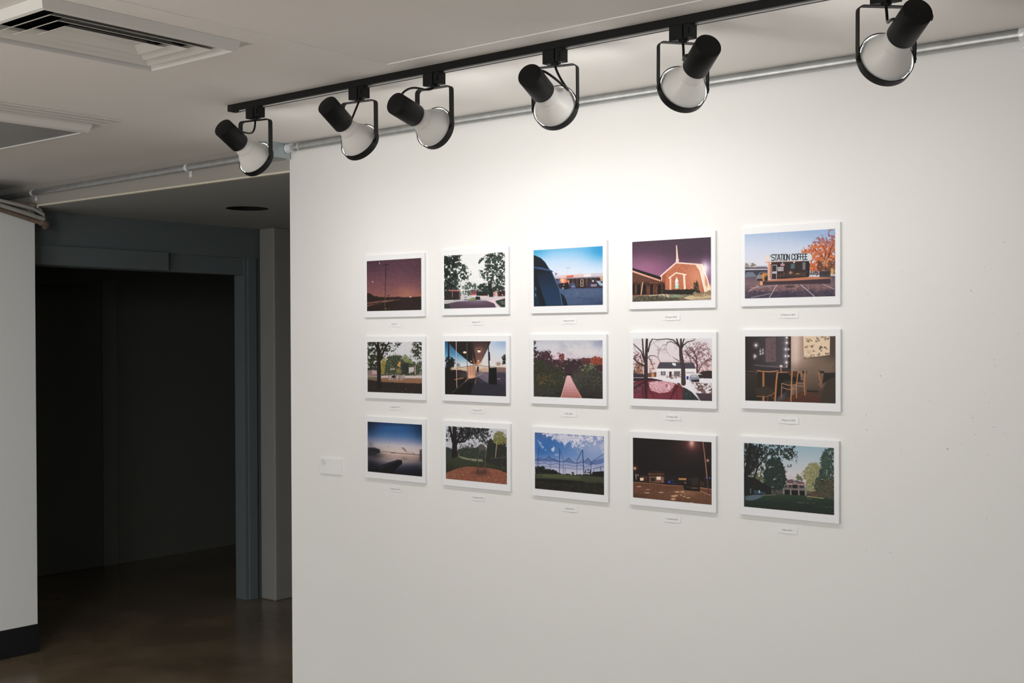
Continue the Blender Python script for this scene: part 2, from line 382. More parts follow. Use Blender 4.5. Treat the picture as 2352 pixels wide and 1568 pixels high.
# ---------------------------------------------------------------- track spotlights
def spotlight(x, zr, psi, tau, cord, label, L=0.178, clamp=False):
    """x along the track, zr height of the lamp ring, psi yoke turn, tau tilt from straight down."""
    p, t = math.radians(psi), math.radians(tau)
    a = Vector((-math.sin(p)*math.sin(t), math.cos(p)*math.sin(t), -math.cos(t)))
    h = Vector((math.cos(p), math.sin(p), 0))
    f = Vector((-math.sin(p), math.cos(p), 0))
    root = tag(empty('track_spotlight', (x, TY, CZ-TH)), label, 'spotlight', 'spotlights on the ceiling track')
    O = Vector((x, TY, CZ-TH))
    def rl(bm): bmesh.ops.translate(bm, verts=bm.verts[:], vec=-O); return bm
    c = Vector((x, TY, zr))
    # adapter block, with a lighter lever slot
    bm = bmesh.new()
    bm_box(bm, x-0.031, x+0.008, TY-0.0165, TY+0.0165, CZ-TH-0.036, CZ-TH+0.004)
    bm_box(bm, x+0.010, x+0.031, TY-0.0150, TY+0.0165, CZ-TH-0.034, CZ-TH+0.004)
    bm_box(bm, x+0.006, x+0.012, TY-0.0120, TY+0.0150, CZ-TH-0.033, CZ-TH+0.003)
    bm_box(bm, x+0.015, x+0.026, TY-0.0175, TY-0.0145, CZ-TH-0.024, CZ-TH-0.008)
    ad = make('adapter', rl(bm), M_BLACK, root, bevel=0.0012)
    bm = bmesh.new(); zb = CZ-TH-0.036
    bm_lathe(bm, [(0, 0), (0, 0.011), (0.008, 0.011), (0.008, 0)], (x, TY, zb+0.002), (0, 0, -1), 24)
    make('swivel', rl(bm), M_BLACKG, root)
    # yoke: flat strap bent into a U, 12 mm wide
    zt = zb-0.007; hw = 0.0655; wd = 0.0098; th = 0.0020; R_ = 0.012
    path = [(-hw-0.0005, zr-0.010), (-hw-0.0005, zr+0.02)]
    for k in range(7):
        an = math.pi-k*math.pi/12; path.append((-hw+R_+R_*math.cos(an), zt-R_+R_*math.sin(an)))
    for k in range(7):
        an = math.pi/2-k*math.pi/12; path.append((hw-R_+R_*math.cos(an), zt-R_+R_*math.sin(an)))
    path += [(hw+0.0005, zr+0.02), (hw+0.0005, zr-0.010)]
    bm = bmesh.new(); rows = []
    for i, (u, z) in enumerate(path):
        a0 = Vector(path[max(i-1, 0)]); a1 = Vector(path[min(i+1, len(path)-1)])
        d = (a1-a0).normalized(); nrm = Vector((-d.y, d.x))
        wl = wd*(0.55 if i in (0, len(path)-1) else 1.0)
        rows.append([bm.verts.new(Vector((x, TY, 0))+h*(u+nrm.x*s*th)+f*(v*wl)+Vector((0, 0, z+nrm.y*s*th)))
                     for s, v in ((-0.5,-1), (0.5,-1), (0.5,1), (-0.5,1))])
    for r0, r1 in zip(rows, rows[1:]):
        for k in range(4): bm.faces.new((r0[k], r0[(k+1) % 4], r1[(k+1) % 4], r1[k]))
    bm.faces.new(rows[0]); bm.faces.new(rows[-1][::-1])
    make('yoke', rl(bm), M_BLACK, root)
    for s in (-1, 1):
        bm = bmesh.new()
        bm_lathe(bm, [(0, 0), (0, 0.0048), (0.0018, 0.0052), (0.0030, 0.0040), (0.0030, 0.0016), (0.0018, 0.0016), (0.0018, 0)],
                 c+h*(s*(hw+0.0010)), h*s, 18)
        make('pivot_screw', rl(bm), M_BLACKG, root, smooth=True)
    # ring that holds the bulb
    bm = bmesh.new()
    ro, ri = 0.0632, 0.0612
    bm_lathe(bm, [(-0.006, ri), (-0.006, ro), (0.014, ro), (0.0165, ro-0.001), (0.0165, ri-0.004), (0.0145, ri-0.004), (0.0145, ri)], c, a, 64, close=True)
    make('ring', rl(bm), M_BLACK, root, smooth=True)
    # bulb
    bm = bmesh.new()
    bm_lathe(bm, [(0.0015, 0.0588), (-0.003, 0.0574), (-0.011, 0.0548), (-0.022, 0.0500),
                  (-0.034, 0.0435), (-0.044, 0.0378), (-0.052, 0.0332), (-0.0575, 0.0312)], c, a, 56)
    bulb = make('bulb', rl(bm), M_BULB, root, smooth=True)
    bm = bmesh.new()
    bm_lathe(bm, [(0.0015, 0.0588), (0.0050, 0.0590), (0.0090, 0.0583), (0.0120, 0.0560), (0.0138, 0.050), (0.0152, 0.030), (0.0156, 0)], c, a, 40)
    make('lit_face', rl(bm), M_FACE, bulb, smooth=True)
    bm = bmesh.new()
    bm_lathe(bm, [(-0.0555, 0.0), (-0.0555, 0.0312), (-0.0585, 0.0318), (-0.066, 0.0300), (-0.076, 0.0272), (-0.086, 0.0248), (-0.10, 0.0235)], c, a, 48)
    make('bulb_collar', rl(bm), M_NECK, bulb, smooth=True)
    # socket can
    bm = bmesh.new()
    bm_lathe(bm, [(-0.088, 0.0), (-0.088, 0.0295), (-0.0872, 0.0318), (-0.0885, 0.0328), (-L+0.003, 0.0328), (-L+0.0008, 0.0320), (-L, 0.0298), (-L, 0)], c, a, 48)
    sock = make('socket', rl(bm), M_BLACK, root, smooth=True)
    side = a.cross(h).normalized()
    for s in (-1, 1):
        bm = bmesh.new()
        bm_lathe(bm, [(0, 0), (0, 0.0026), (0.0012, 0.0022), (0.0012, 0)], c-a*(L-0.0002)+side*(s*0.0095), -a, 14)
        make('screw', rl(bm), M_BLACKG, sock)
    if clamp:
        bm = bmesh.new(); k0 = c-a*(L-0.020)+h*0.0315
        bm_lathe(bm, [(0, 0), (0, 0.0045), (0.003, 0.0045), (0.003, 0.0075), (0.007, 0.0078), (0.008, 0.006), (0.008, 0)], k0, h, 14)
        make('clamp_screw', rl(bm), M_BLACKG, sock)
    # cord from swivel to the back of the socket
    s0 = Vector((x, TY, zb-0.006))
    ch, cu, se, h1, z1, h2, z2, fo = cord
    bck = c - a*se
    upv = (Vector((0,0,1)) - a*a.z).normalized()
    nd = (upv*cu + h*ch).normalized()
    end = bck + nd*0.0318
    pts = bezier([s0, s0+h*h1+Vector((0,0,z1))+f*fo, s0+h*h2+Vector((0,0,z2))+f*fo, end+nd*0.018, end-nd*0.003], 26)
    bm = bmesh.new(); bm_tube(bm, pts, 0.0033, 10)
    make('cord', rl(bm), M_BLACKG, root, smooth=True)
    # the lamp's own light, just in front of the lit face
    ld = bpy.data.lights.new('lamp_beam', 'SPOT'); ld.energy = SPOT_W; ld.color = (1.0, 0.99, 0.97)
    ld.spot_size = math.radians(155); ld.spot_blend = 1.0; ld.shadow_soft_size = 0.028
    lo = bpy.data.objects.new('lamp_beam', ld)
    lo.rotation_mode = 'QUATERNION'; lo.rotation_quaternion = (-(a+Vector((0, 0, AIM))).normalized()).to_track_quat('Z', 'Y')
    lo.location = c + a*0.020 - O; lo.parent = root
    COL.objects.link(lo)
    return root

#            x      ring z  psi  tau   cord (leaves the can: side, up, distance; two bows: along yoke, drop; out)
spotlight(0.602, 2.2455, 10, 63, (0.9, 0.45, 0.125, 0.012, -0.045, 0.0, -0.062, -0.015), 'black spotlight with white bulb at the left end of the track, smallest of the six')
spotlight(1.108, 2.2500,  8, 60, (0.95, -0.2, 0.102, 0.0, -0.050, -0.015, -0.075, -0.03), 'second black spotlight from the left, its cord hanging beside the yoke')
spotlight(1.428, 2.2567,  3, 75, (0.0, 1.0, 0.160, 0.0, -0.030, -0.01, 0.012, -0.06), 'third black spotlight from the left, its cord arched over the black can')
spotlight(1.877, 2.2624, 14, 72, (0.55, 0.85, 0.150, 0.030, -0.075, 0.115, -0.135, -0.02), 'fourth black spotlight from the left, with a sharply looped cord inside its yoke')
spotlight(2.2808, 2.2599, 53, 67, (-0.9, 0.4, 0.120, 0.0, -0.04, -0.004, -0.07, -0.01), 'black spotlight turned left, second from the right, above the brick church print')
spotlight(2.808, 2.2575, 45, 70, (-0.9, 0.4, 0.130, 0.0, -0.03, -0.002, -0.06, -0.01), 'largest, nearest black spotlight with white bulb, turned left at the right end of the row', clamp=True)

# ---------------------------------------------------------------- conduit, box, straps
cr = 0.0148
c1 = tag(empty('metal_conduit', (3.0, -0.018, 2.42)), 'long galvanised metal conduit running along the top of the white print wall', 'conduit')
bm = bmesh.new(); bm_tube(bm, [(0.028, -0.0165, 2.418), (0.7, -0.0165, 2.4225), (2.1, -0.0165, 2.4215), (6.9, -0.0165, 2.4215)], cr, 24)
make('pipe', rel(bm, c1), M_GALV, c1, smooth=True)
bm = bmesh.new()
bm_lathe(bm, [(0, 0.0), (0, 0.0195), (0.005, 0.0195), (0.005, 0.0175), (0.022, 0.0175), (0.022, 0.0192), (0.030, 0.0192), (0.030, 0.0)], (-0.014, -0.021, 2.4165), (1, 0, 0.02), 24)
bm_lathe(bm, [(0, 0), (0, 0.004), (0.006, 0.004), (0.006, 0)], (0.002, -0.037, 2.416), (0, -1, 0), 12)
bm_lathe(bm, [(0, 0), (0, 0.004), (0.006, 0.004), (0.006, 0)], (0.011, -0.037, 2.417), (0, -1, 0), 12)
o = make('connector', rel(bm, c1), M_ZINC, c1, smooth=True); o['label'] = 'bright zinc connector with set screws'
bm = bmesh.new()
bm_lathe(bm, [(0, 0.0148), (0, 0.0162), (0.002, 0.0168), (0.004, 0.0162), (0.004, 0.0148)], (0.055, -0.0165, 2.418), (1, 0, 0.005), 24)
make('seam_ring', rel(bm, c1), M_LIP, c1, smooth=True)

c2 = tag(empty('metal_conduit', (-1.1, -0.02, 2.40)), 'dull metal conduit running left along the header from the square junction box', 'conduit')
bm = bmesh.new(); bm_tube(bm, [(-0.128, -0.018, 2.405), (-0.70, -0.018, 2.4005), (-1.4, -0.018, 2.395), (-2.1, -0.018, 2.390), (-3.6, -0.018, 2.383)], 0.0143, 24)
make('pipe', rel(bm, c2), M_GALV, c2, smooth=True)
jb = tag(empty('junction_box', (-0.075, -0.065, CZ)), 'small square galvanised junction box at the top corner of the print wall', 'junction box')
bm = bmesh.new(); bm_box(bm, -0.132, -0.016, -0.119, -0.004, 2.379, CZ)
make('body', rel(bm, jb), M_GALVB, jb, bevel=0.003)
bm = bmesh.new(); bm_box(bm, -0.135, -0.013, -0.122, -0.001, 2.3755, 2.379)
for k in range(3):
    bm_lathe(bm, [(0, 0), (0, 0.005), (0.003, 0.004), (0.003, 0)], ((-0.024, -0.010, 2.3755), (-0.124, -0.112, 2.3755), (-0.024, -0.112, 2.3755))[k], (0, 0, -1), 10)
make('cover', rel(bm, jb), M_GALVB, jb)
for yy, zz in ((-0.088, 2.412), (-0.060, 2.408)):
    bm = bmesh.new(); bm_lathe(bm, [(0, 0), (0, 0.011), (0.0015, 0.011), (0.0015, 0.009), (0.0008, 0.009), (0.0008, 0)], (-0.016, yy, zz), (1, 0, 0), 20)
    make('knockout', rel(bm, jb), M_GALVB, jb)

def strap(x, z, label):
    r = tag(empty('pipe_strap', (x, 0.0, z)), label, 'pipe strap', 'pipe straps on the conduits')
    bm = bmesh.new()
    bm_lathe(bm, [(-0.008, 0.0151), (-0.008, 0.0170), (-0.003, 0.0176), (0.003, 0.0176), (0.008, 0.0170), (0.008, 0.0151)], (0, -0.0175, 0), (1, 0, 0), 28, close=True)
    bm_box(bm, -0.009, 0.009, -0.0026, -0.0004, -0.041, -0.014)
    make('strap', bm, M_ZINC, r)
    bm = bmesh.new(); bm_lathe(bm, [(0, 0), (0, 0.006), (0.003, 0.0055), (0.0045, 0.003), (0.0045, 0)], (0, -0.002, -0.030), (0, -1, 0), 14)
    make('screw', bm, M_ZINC, r, smooth=True)
    return r
strap(-0.700, 2.4005, 'shiny metal strap holding the conduit to the header, near the middle')
strap(-2.020, 2.3905, 'shiny metal strap holding the conduit close to the left wall')
strap(2.905, 2.4215, 'metal strap on the conduit at the right edge of the photo')

# bundle of pipes slanting down along the top of the left wall
def pipe_thing(pts, r, m, label):
    o_ = empty('wall_pipe', pts[0])
    tag(o_, label, 'pipe', 'pipes slanting down at the top of the left wall')
    bm = bmesh.new(); bm_tube(bm, pts, r, 14); make('pipe', rel(bm, o_), m, o_, smooth=True)
    return o_
pipe_thing([(-2.060, -0.80, 2.425), (-2.058, -0.186, 2.298), (-2.058, 0.015, 2.251), (-2.052, 0.047, 2.243)], 0.012, M_PIPEB, 'lowest, brown rusty pipe slanting down at the top of the left wall')
pipe_thing([(-2.030, -0.80, 2.400), (-2.030, -0.30, 2.340), (-2.030, -0.05, 2.284), (-2.036, 0.050, 2.262)], 0.0105, M_PIPEG, 'grey pipe just above the brown one at the top of the left wall')
pipe_thing([(-2.010, -0.75, 2.385), (-2.015, -0.30, 2.352), (-2.02, -0.02, 2.312), (-2.03, 0.046, 2.285)], 0.009, M_PIPEG, 'thin grey pipe in the middle of the corner bundle')
pipe_thing([(-2.150, -0.42, 2.348), (-2.130, -0.20, 2.344), (-2.040, -0.03, 2.333), (-2.00, -0.014, 2.3225)], 0.008, M_PIPEB, 'uppermost thin pipe of the corner bundle, bending onto the header')
fit_ = tag(empty('pipe_elbow', (-2.045, 0.06, 2.245)), 'dark pipe elbow poking out past the end of the left wall', 'pipe elbow')
bm = bmesh.new(); bm_tube(bm, bezier([(-2.05, 0.040, 2.246), (-2.05, 0.072, 2.240), (-2.05, 0.085, 2.235), (-2.085, 0.085, 2.228)], 8), 0.017, 16)
make('elbow', rel(bm, fit_), M_PIPEB, fit_, smooth=True)
bm = bmesh.new(); bm_tube(bm, bezier([(-2.0, 0.014-0.02, 2.318), (-2.03, 0.03, 2.318), (-2.04, 0.05, 2.29), (-2.045, 0.062, 2.258)], 8), 0.006, 12)
make('hose', rel(bm, fit_), M_PIPEG, fit_, smooth=True)

# ---------------------------------------------------------------- painting the photographs that hang on the wall
PW, PH = 288, 192
def vnoise(x, y, s, seed, octv=3):
    rs = np.random.RandomState(seed % 100000); L = rs.rand(97, 97); out = 0; amp = 1.0; tot = 0
    for k in range(octv):
        u = x/s*(2**k)+13.7*k; v = y/s*(2**k)+5.1*k
        iu = np.floor(u).astype(int); iv = np.floor(v).astype(int); fu = u-iu; fv = v-iv
        fu = fu*fu*(3-2*fu); fv = fv*fv*(3-2*fv)
        g = lambda a, b: L[a % 97, b % 97]
        n = (g(iu, iv)*(1-fu)+g(iu+1, iv)*fu)*(1-fv)+(g(iu, iv+1)*(1-fu)+g(iu+1, iv+1)*fu)*fv
        out = out+n*amp; tot += amp; amp *= 0.62
    return out/tot

class Pic:
    def __init__(s, TL, TR, BL, BR, seed):
        u = (np.arange(PW)+0.5)/PW; v = (np.arange(PH)+0.5)/PH
        U, V = np.meshgrid(u, v)
        s.X = (1-V)*((1-U)*TL[0]+U*TR[0])+V*((1-U)*BL[0]+U*BR[0])
        s.Y = (1-V)*((1-U)*TL[1]+U*TR[1])+V*((1-U)*BL[1]+U*BR[1])
        s.U, s.V = U, V
        s.c = np.zeros((PH, PW, 3)); s.seed = seed; s.bb = (TL, TR, BR, BL)
    def n(s, sc, octv=3):
        s.seed += 1; return vnoise(s.X, s.Y, sc, s.seed, octv)
    def mix(s, a, col):
        a = np.clip(a, 0, 1)[..., None]; s.c = s.c*(1-a)+np.asarray(col, float)*a
    def grad(s, stops, key=None):
        k = s.Y if key is None else key
        ys = [q[0] for q in stops]
        for ch in range(3): s.c[..., ch] = np.interp(k, ys, [q[1][ch] for q in stops])
    def sd(s, pts):
        X, Y = s.X, s.Y; d = np.full(X.shape, 1e9); ins = np.zeros(X.shape, bool); n = len(pts)
        for i in range(n):
            x0, y0 = pts[i]; x1, y1 = pts[(i+1) % n]
            ex, ey = x1-x0, y1-y0; L2 = ex*ex+ey*ey+1e-9
            t = np.clip(((X-x0)*ex+(Y-y0)*ey)/L2, 0, 1)
            d = np.minimum(d, np.hypot(X-x0-t*ex, Y-y0-t*ey))
            if y0 != y1:
                cr = ((y0 > Y) != (y1 > Y)) & (X < (x1-x0)*(Y-y0)/(y1-y0)+x0); ins ^= cr
        return np.where(ins, d, -d)
    def poly(s, pts, col, a=1, soft=5, rough=0, rs=25):
        d = s.sd(pts)
        if rough: d = d+(s.n(rs)-0.5)*2*rough
        s.mix(a*np.clip(d/soft+0.5, 0, 1), col)
    def pgrad(s, pts, stops, a=1, soft=5, rough=0, rs=25, key=None):
        k = s.Y if key is None else key
        d = s.sd(pts)
        if rough: d = d+(s.n(rs)-0.5)*2*rough
        ys = [q[0] for q in stops]
        col = np.stack([np.interp(k, ys, [q[1][ch] for q in stops]) for ch in range(3)], -1)
        s.mix(a*np.clip(d/soft+0.5, 0, 1), col)
    def line(s, pts, w, col, a=1, soft=4):
        d = np.full(s.X.shape, 1e9)
        ws = w if isinstance(w, (tuple, list)) else (w, w); m = len(pts)-1
        for i in range(m):
            x0, y0 = pts[i]; x1, y1 = pts[i+1]
            ex, ey = x1-x0, y1-y0
            t = np.clip(((s.X-x0)*ex+(s.Y-y0)*ey)/(ex*ex+ey*ey+1e-9), 0, 1)
            ww = ws[0]+(ws[1]-ws[0])*(i+t)/m
            d = np.minimum(d, np.hypot(s.X-x0-t*ex, s.Y-y0-t*ey)-ww/2)
        s.mix(a*np.clip(0.5-d/soft, 0, 1), col)
    def ell(s, x, y, rx, ry, col, a=1, soft=0.25):
        r = np.hypot((s.X-x)/rx, (s.Y-y)/ry); s.mix(a*np.clip((1-r)/soft+0.5, 0, 1), col)
    def glow(s, x, y, rx, ry, col, a=1):
        s.mix(a*np.exp(-(((s.X-x)/rx)**2+((s.Y-y)/ry)**2)), col)
    def fol(s, pts, cols, sc=30, thr=0.45, a=1, rough=25, soft=0.06, csc=None, octv=4, rs=35):
        d = s.sd(pts); d = d+(s.n(rs)-0.5)*2.6*rough+(s.n(rs*0.35)-0.5)*2.2*rough
        nn = (s.n(sc, octv)-0.5)*1.7+0.5+(s.n(sc*0.3, 2)-0.5)*0.35
        if rough > 0: thr = thr-0.045
        # leaves thin out towards the outline of a crown
        nn = nn-np.clip(1-d/(rough*2.2+1), 0, 1)*0.16
        m = np.clip(d/7+0.5, 0, 1)*np.clip((nn-thr)/soft+0.5, 0, 1)
        k = np.clip((s.n((csc or sc)*0.55, octv)-0.5)*1.9+0.5, 0, 1)*(len(cols)-1)
        cols = np.asarray(cols, float); i = np.clip(k.astype(int), 0, len(cols)-2) if len(cols) > 1 else np.zeros(k.shape, int)
        col = cols[i]*(1-(k-i))[..., None]+cols[np.minimum(i+1, len(cols)-1)]*(k-i)[..., None] if len(cols) > 1 else cols[i]
        if rough > 0: col = col*(0.80+0.40*s.n(11, 2))[..., None]
        s.mix(a*m, col)
    def grain(s, amp, sc=9):
        s.c = np.clip(s.c+(s.n(sc, 2)-0.5)[..., None]*2*amp, 0, 255)
    def all(s):
        return [tuple(q) for q in s.bb]
    def branches(s, x, y, ang, ln, w, col, depth, spread=0.5, shr=0.72, rnd=None, a=1):
        rnd = rnd or random.Random(s.seed)
        x2, y2 = x+math.cos(ang)*ln, y-math.sin(ang)*ln
        xm, ym = (x+x2)/2+rnd.uniform(-.06, .06)*ln, (y+y2)/2+rnd.uniform(-.06, .06)*ln
        s.line([(x, y), (xm, ym), (x2, y2)], (w, w*0.65), col, a)
        if depth > 0:
            for k in range(2 if rnd.random() < 0.75 else 3):
                s.branches(x2, y2, ang+rnd.uniform(-spread, spread), ln*shr*rnd.uniform(.8, 1.15), w*0.62, col, depth-1, spread, shr, rnd, a)

def p_pole():
    p = Pic((183,315),(1147,258),(186,1205),(1150,1187), 11)
    p.grad([(260,(88,60,72)),(480,(98,66,80)),(720,(122,82,90)),(880,(138,92,92)),(960,(150,100,92)),(970,(48,34,32)),(1200,(44,32,32))])
    p.glow(900,900,200,130,(178,120,100),.6); p.glow(250,320,200,160,(72,48,62),.5); p.glow(1130,400,160,300,(84,58,68),.5)
    p.poly([(180,1030),(180,880),(240,885),(320,930),(420,950),(600,955),(760,950),(850,960),(1150,945),(1150,1200),(180,1210)],(46,33,30),rough=10)
    p.poly([(180,1050),(420,1020),(830,990),(700,1015),(470,1050),(190,1120)],(132,92,84),soft=14,rough=8)
    p.poly([(180,1070),(460,1035),(470,1055),(200,1095)],(70,48,44),soft=12)
    p.line([(868,985),(690,1190)],5,(92,66,66),.8); p.line([(945,985),(1100,1160)],5,(88,62,64),.8)
    p.poly([(620,1200),(880,985),(930,985),(1150,1120),(1150,1200)],(58,42,44),a=.4,soft=20)
    p.line([(528,370),(519,960)],11,(56,36,40)); p.line([(519,950),(508,1130)],(9,7),(120,86,80))
    p.line([(480,392),(580,374)],16,(54,36,42)); p.ell(532,368,7,10,(54,36,42))
    p.ell(418,350,6,16,(210,190,200)); p.ell(290,682,10,10,(222,190,200)); p.ell(962,953,20,8,(235,205,200)); p.ell(1120,935,50,8,(190,110,80),.8)
    p.ell(520,1160,16,14,(150,130,90),.8); p.ell(585,1155,12,10,(130,100,95),.7)
    p.ell(580,930,14,14,(60,40,42)); p.ell(745,950,14,10,(50,34,36)); p.grain(13,14); return p

def p_street():
    p = Pic((150,290),(1188,210),(155,1188),(1192,1155), 12)
    p.grad([(200,(231,232,232)),(700,(232,232,233)),(900,(214,216,216)),(1200,(200,200,200))])
    dk=[(26,34,32),(40,52,48),(58,72,64),(100,116,108)]
    p.fol([(140,280),(470,260),(430,360),(560,480),(610,580),(560,690),(450,720),(440,850),(430,1010),(140,1050)],dk,30,.36,rough=36)
    p.fol([(140,280),(400,280),(380,520),(330,860),(140,1060)],[(22,30,28),(34,44,40)],40,.40,rough=30)
    p.fol([(840,235),(1200,200),(1200,760),(960,760),(780,640),(760,520),(840,480),(850,300)],dk,30,.36,rough=30)
    p.fol([(745,400),(790,310),(850,330),(790,380),(755,425)],[(30,60,58)],26,.3,rough=10)
    p.fol([(470,800),(560,720),(650,760),(700,740),(740,860),(640,960),(480,960)],[(96,112,104),(60,76,68),(130,140,134)],24,.3,rough=28)
    p.fol([(740,780),(860,740),(1000,760),(1200,700),(1200,980),(720,930)],[(34,44,42),(52,66,58),(38,48,46)],26,.25,rough=22)
    p.poly([(240,862),(430,868),(430,890),(235,885)],(190,120,122),soft=8); p.poly([(160,885),(440,890),(440,1030),(160,1040)],(48,44,44),soft=8)
    p.line([(300,885),(298,985)],10,(150,126,118)); p.line([(425,880),(420,1010)],8,(170,120,112))
    p.poly([(610,925),(660,862),(720,862),(710,945),(610,950)],(128,80,86),soft=8); p.poly([(620,932),(700,932),(700,952),(620,956)],(220,110,110),.8,soft=10)
    p.poly([(715,890),(900,880),(900,960),(715,960)],(40,44,44),soft=8); p.poly([(740,850),(790,850),(800,885),(740,890)],(150,150,158),.8)
    p.line([(820,964),(880,960)],12,(250,130,110)); p.poly([(905,740),(960,740),(1000,1000),(930,1000)],(36,40,38),rough=6)
    p.poly([(990,900),(1060,865),(1070,960),(1000,970)],(196,150,150),.9); p.poly([(1100,880),(1190,880),(1190,990),(1080,990)],(52,44,46)); p.ell(1115,870,10,14,(230,150,140)); p.ell(1145,942,14,12,(230,120,120)); p.ell(1045,930,14,28,(230,190,180))
    p.poly([(440,960),(560,975),(700,985),(880,985),(1190,960),(1190,1060),(440,1070)],(208,198,202),soft=10)
    p.poly([(560,1030),(660,990),(710,1000),(720,1045),(560,1045)],(128,152,96),soft=10); p.poly([(700,975),(775,975),(780,1030),(700,1030)],(34,34,36),rough=5)
    p.ell(530,1000,34,30,(210,214,220)); p.ell(530,988,26,8,(70,76,84)); p.ell(530,1025,30,8,(60,60,66))
    p.poly([(150,1060),(440,1040),(440,1068),(150,1088)],(186,180,184),soft=8)
    p.poly([(150,1110),(400,1062),(640,1045),(880,1045),(1010,1080),(1040,1155),(1020,1190),(150,1200)],(92,74,90),soft=12)
    p.glow(690,1060,200,40,(140,124,146),.6); p.poly([(150,1100),(240,1110),(290,1190),(150,1200)],(58,62,60),soft=10)
    p.poly([(900,1040),(1190,985),(1190,1000),(1020,1040),(1060,1100),(1110,1150),(1060,1160),(1010,1090)],(226,200,206),soft=8)
    p.poly([(1030,1045),(1190,1000),(1190,1155),(1120,1150),(1050,1085)],(46,66,58),soft=8); p.poly([(1110,1040),(1190,1060),(1190,1110),(1130,1100)],(130,110,110),.7,soft=20)
    p.grain(7); return p

def p_mall():
    p = Pic((177,253),(1313,177),(185,1168),(1318,1133), 13)
    p.grad([(180,(96,170,214)),(300,(150,196,228)),(440,(190,212,234)),(600,(212,222,236)),(700,(214,220,230))])
    p.glow(1320,180,260,220,(28,142,200),.95); p.glow(180,250,220,120,(60,160,205),.9); p.glow(750,200,500,60,(130,190,225),.5)
    p.poly([(500,860),(1320,830),(1320,1140),(180,1170)],(72,92,126),soft=10)
    p.glow(1000,950,300,90,(98,112,140),.7); p.glow(1280,1120,300,110,(52,66,96),.8)
    p.fol([(600,880),(1320,860),(1320,1140),(700,1140)],[(60,78,110),(92,106,136)],36,.5,.5)
    p.line([(930,1015),(1120,1045)],5,(46,56,84)); p.line([(1130,1010),(1165,1060)],6,(46,56,84))
    p.poly([(530,668),(700,655),(1316,612),(1316,668),(900,700),(530,712)],(206,196,204),soft=6)
    p.poly([(640,662),(1000,632),(1000,690),(640,706)],(230,190,180),.6,soft=20); p.poly([(530,705),(1316,668),(1316,690),(530,724)],(120,110,128),.7,soft=6)
    p.poly([(733,664),(846,652),(846,688),(733,694)],(206,112,84)); p.poly([(1010,645),(1125,632),(1125,672),(1010,680)],(240,225,228))
    p.poly([(545,722),(1316,686),(1316,860),(600,872)],(52,40,44),soft=6); p.poly([(548,740),(640,735),(640,790),(570,800)],(96,110,150),.8)
    p.poly([(630,715),(740,712),(735,800),(640,790)],(228,140,110),.9,soft=20); p.glow(665,735,40,40,(255,200,170),.9)
    for x in (745,775,838,905,1055,1070,1135,1205): p.line([(x,712-(x-700)*.03),(x,830)],6,(150,120,100),.85)
    p.poly([(745,735),(780,735),(780,795),(745,795)],(220,140,110),.9); p.line([(965,725),(965,830),(1002,830),(1002,722),(965,725)],7,(222,190,160)); p.line([(965,780),(1002,780)],6,(222,190,160))
    p.ell(1160,745,10,16,(240,240,250)); p.poly([(1262,680),(1312,672),(1312,760),(1285,745)],(222,170,130),.9)
    p.poly([(640,790),(760,775),(770,880),(650,880)],(34,28,40),rough=14); p.poly([(790,800),(820,775),(860,775),(885,860),(800,870)],(74,84,116),rough=6); p.ell(845,835,30,16,(150,150,180),.7)
    p.poly([(1060,790),(1110,762),(1200,770),(1290,800),(1290,850),(1070,860)],(54,50,72),rough=6); p.poly([(1120,800),(1225,795),(1215,835),(1130,838)],(170,156,160),.8,soft=10); p.poly([(1210,745),(1316,740),(1316,825),(1270,820)],(160,176,200)); p.poly([(1280,750),(1316,748),(1316,775),(1282,775)],(40,46,60))
    p.ell(675,865,12,16,(160,170,190)); p.ell(690,815,12,10,(150,150,170))
    p.line([(757,535),(757,650)],5,(196,200,210)); p.line([(730,540),(782,532)],7,(150,160,176)); p.ell(955,606,12,5,(170,178,190)); p.poly([(540,612),(592,628),(545,670)],(150,120,140),.8)
    # car window frame, left
    p.poly([(170,330),(215,340),(300,378),(370,440),(420,515),(455,565),(515,600),(485,602),(520,680),(590,840),(640,950),(690,1150),(180,1170)],(14,24,36),soft=6)
    p.pgrad([(250,640),(470,590),(520,690),(600,860),(640,960),(670,1150),(400,1150),(340,980),(270,780)],[(600,(20,34,52)),(900,(30,54,84)),(1150,(34,60,92))],soft=14)
    p.poly([(185,520),(320,530),(450,560),(515,598),(470,592),(360,575),(185,545)],(58,84,124),soft=8); p.line([(490,605),(560,760),(620,890),(668,1150)],14,(74,116,160),.8,8)
    p.poly([(640,945),(690,985),(730,1060),(756,1150),(690,1155)],(16,28,42),soft=6); p.poly([(185,760),(230,900),(300,1150),(185,1160)],(22,44,62),.9,soft=14)
    p.line([(215,860),(222,900)],12,(120,170,200),.7); p.line([(212,965),(220,1000)],12,(130,180,210),.8); p.line([(190,340),(300,376),(380,450),(450,562)],6,(60,150,180),.7)
    p.grain(5); return p

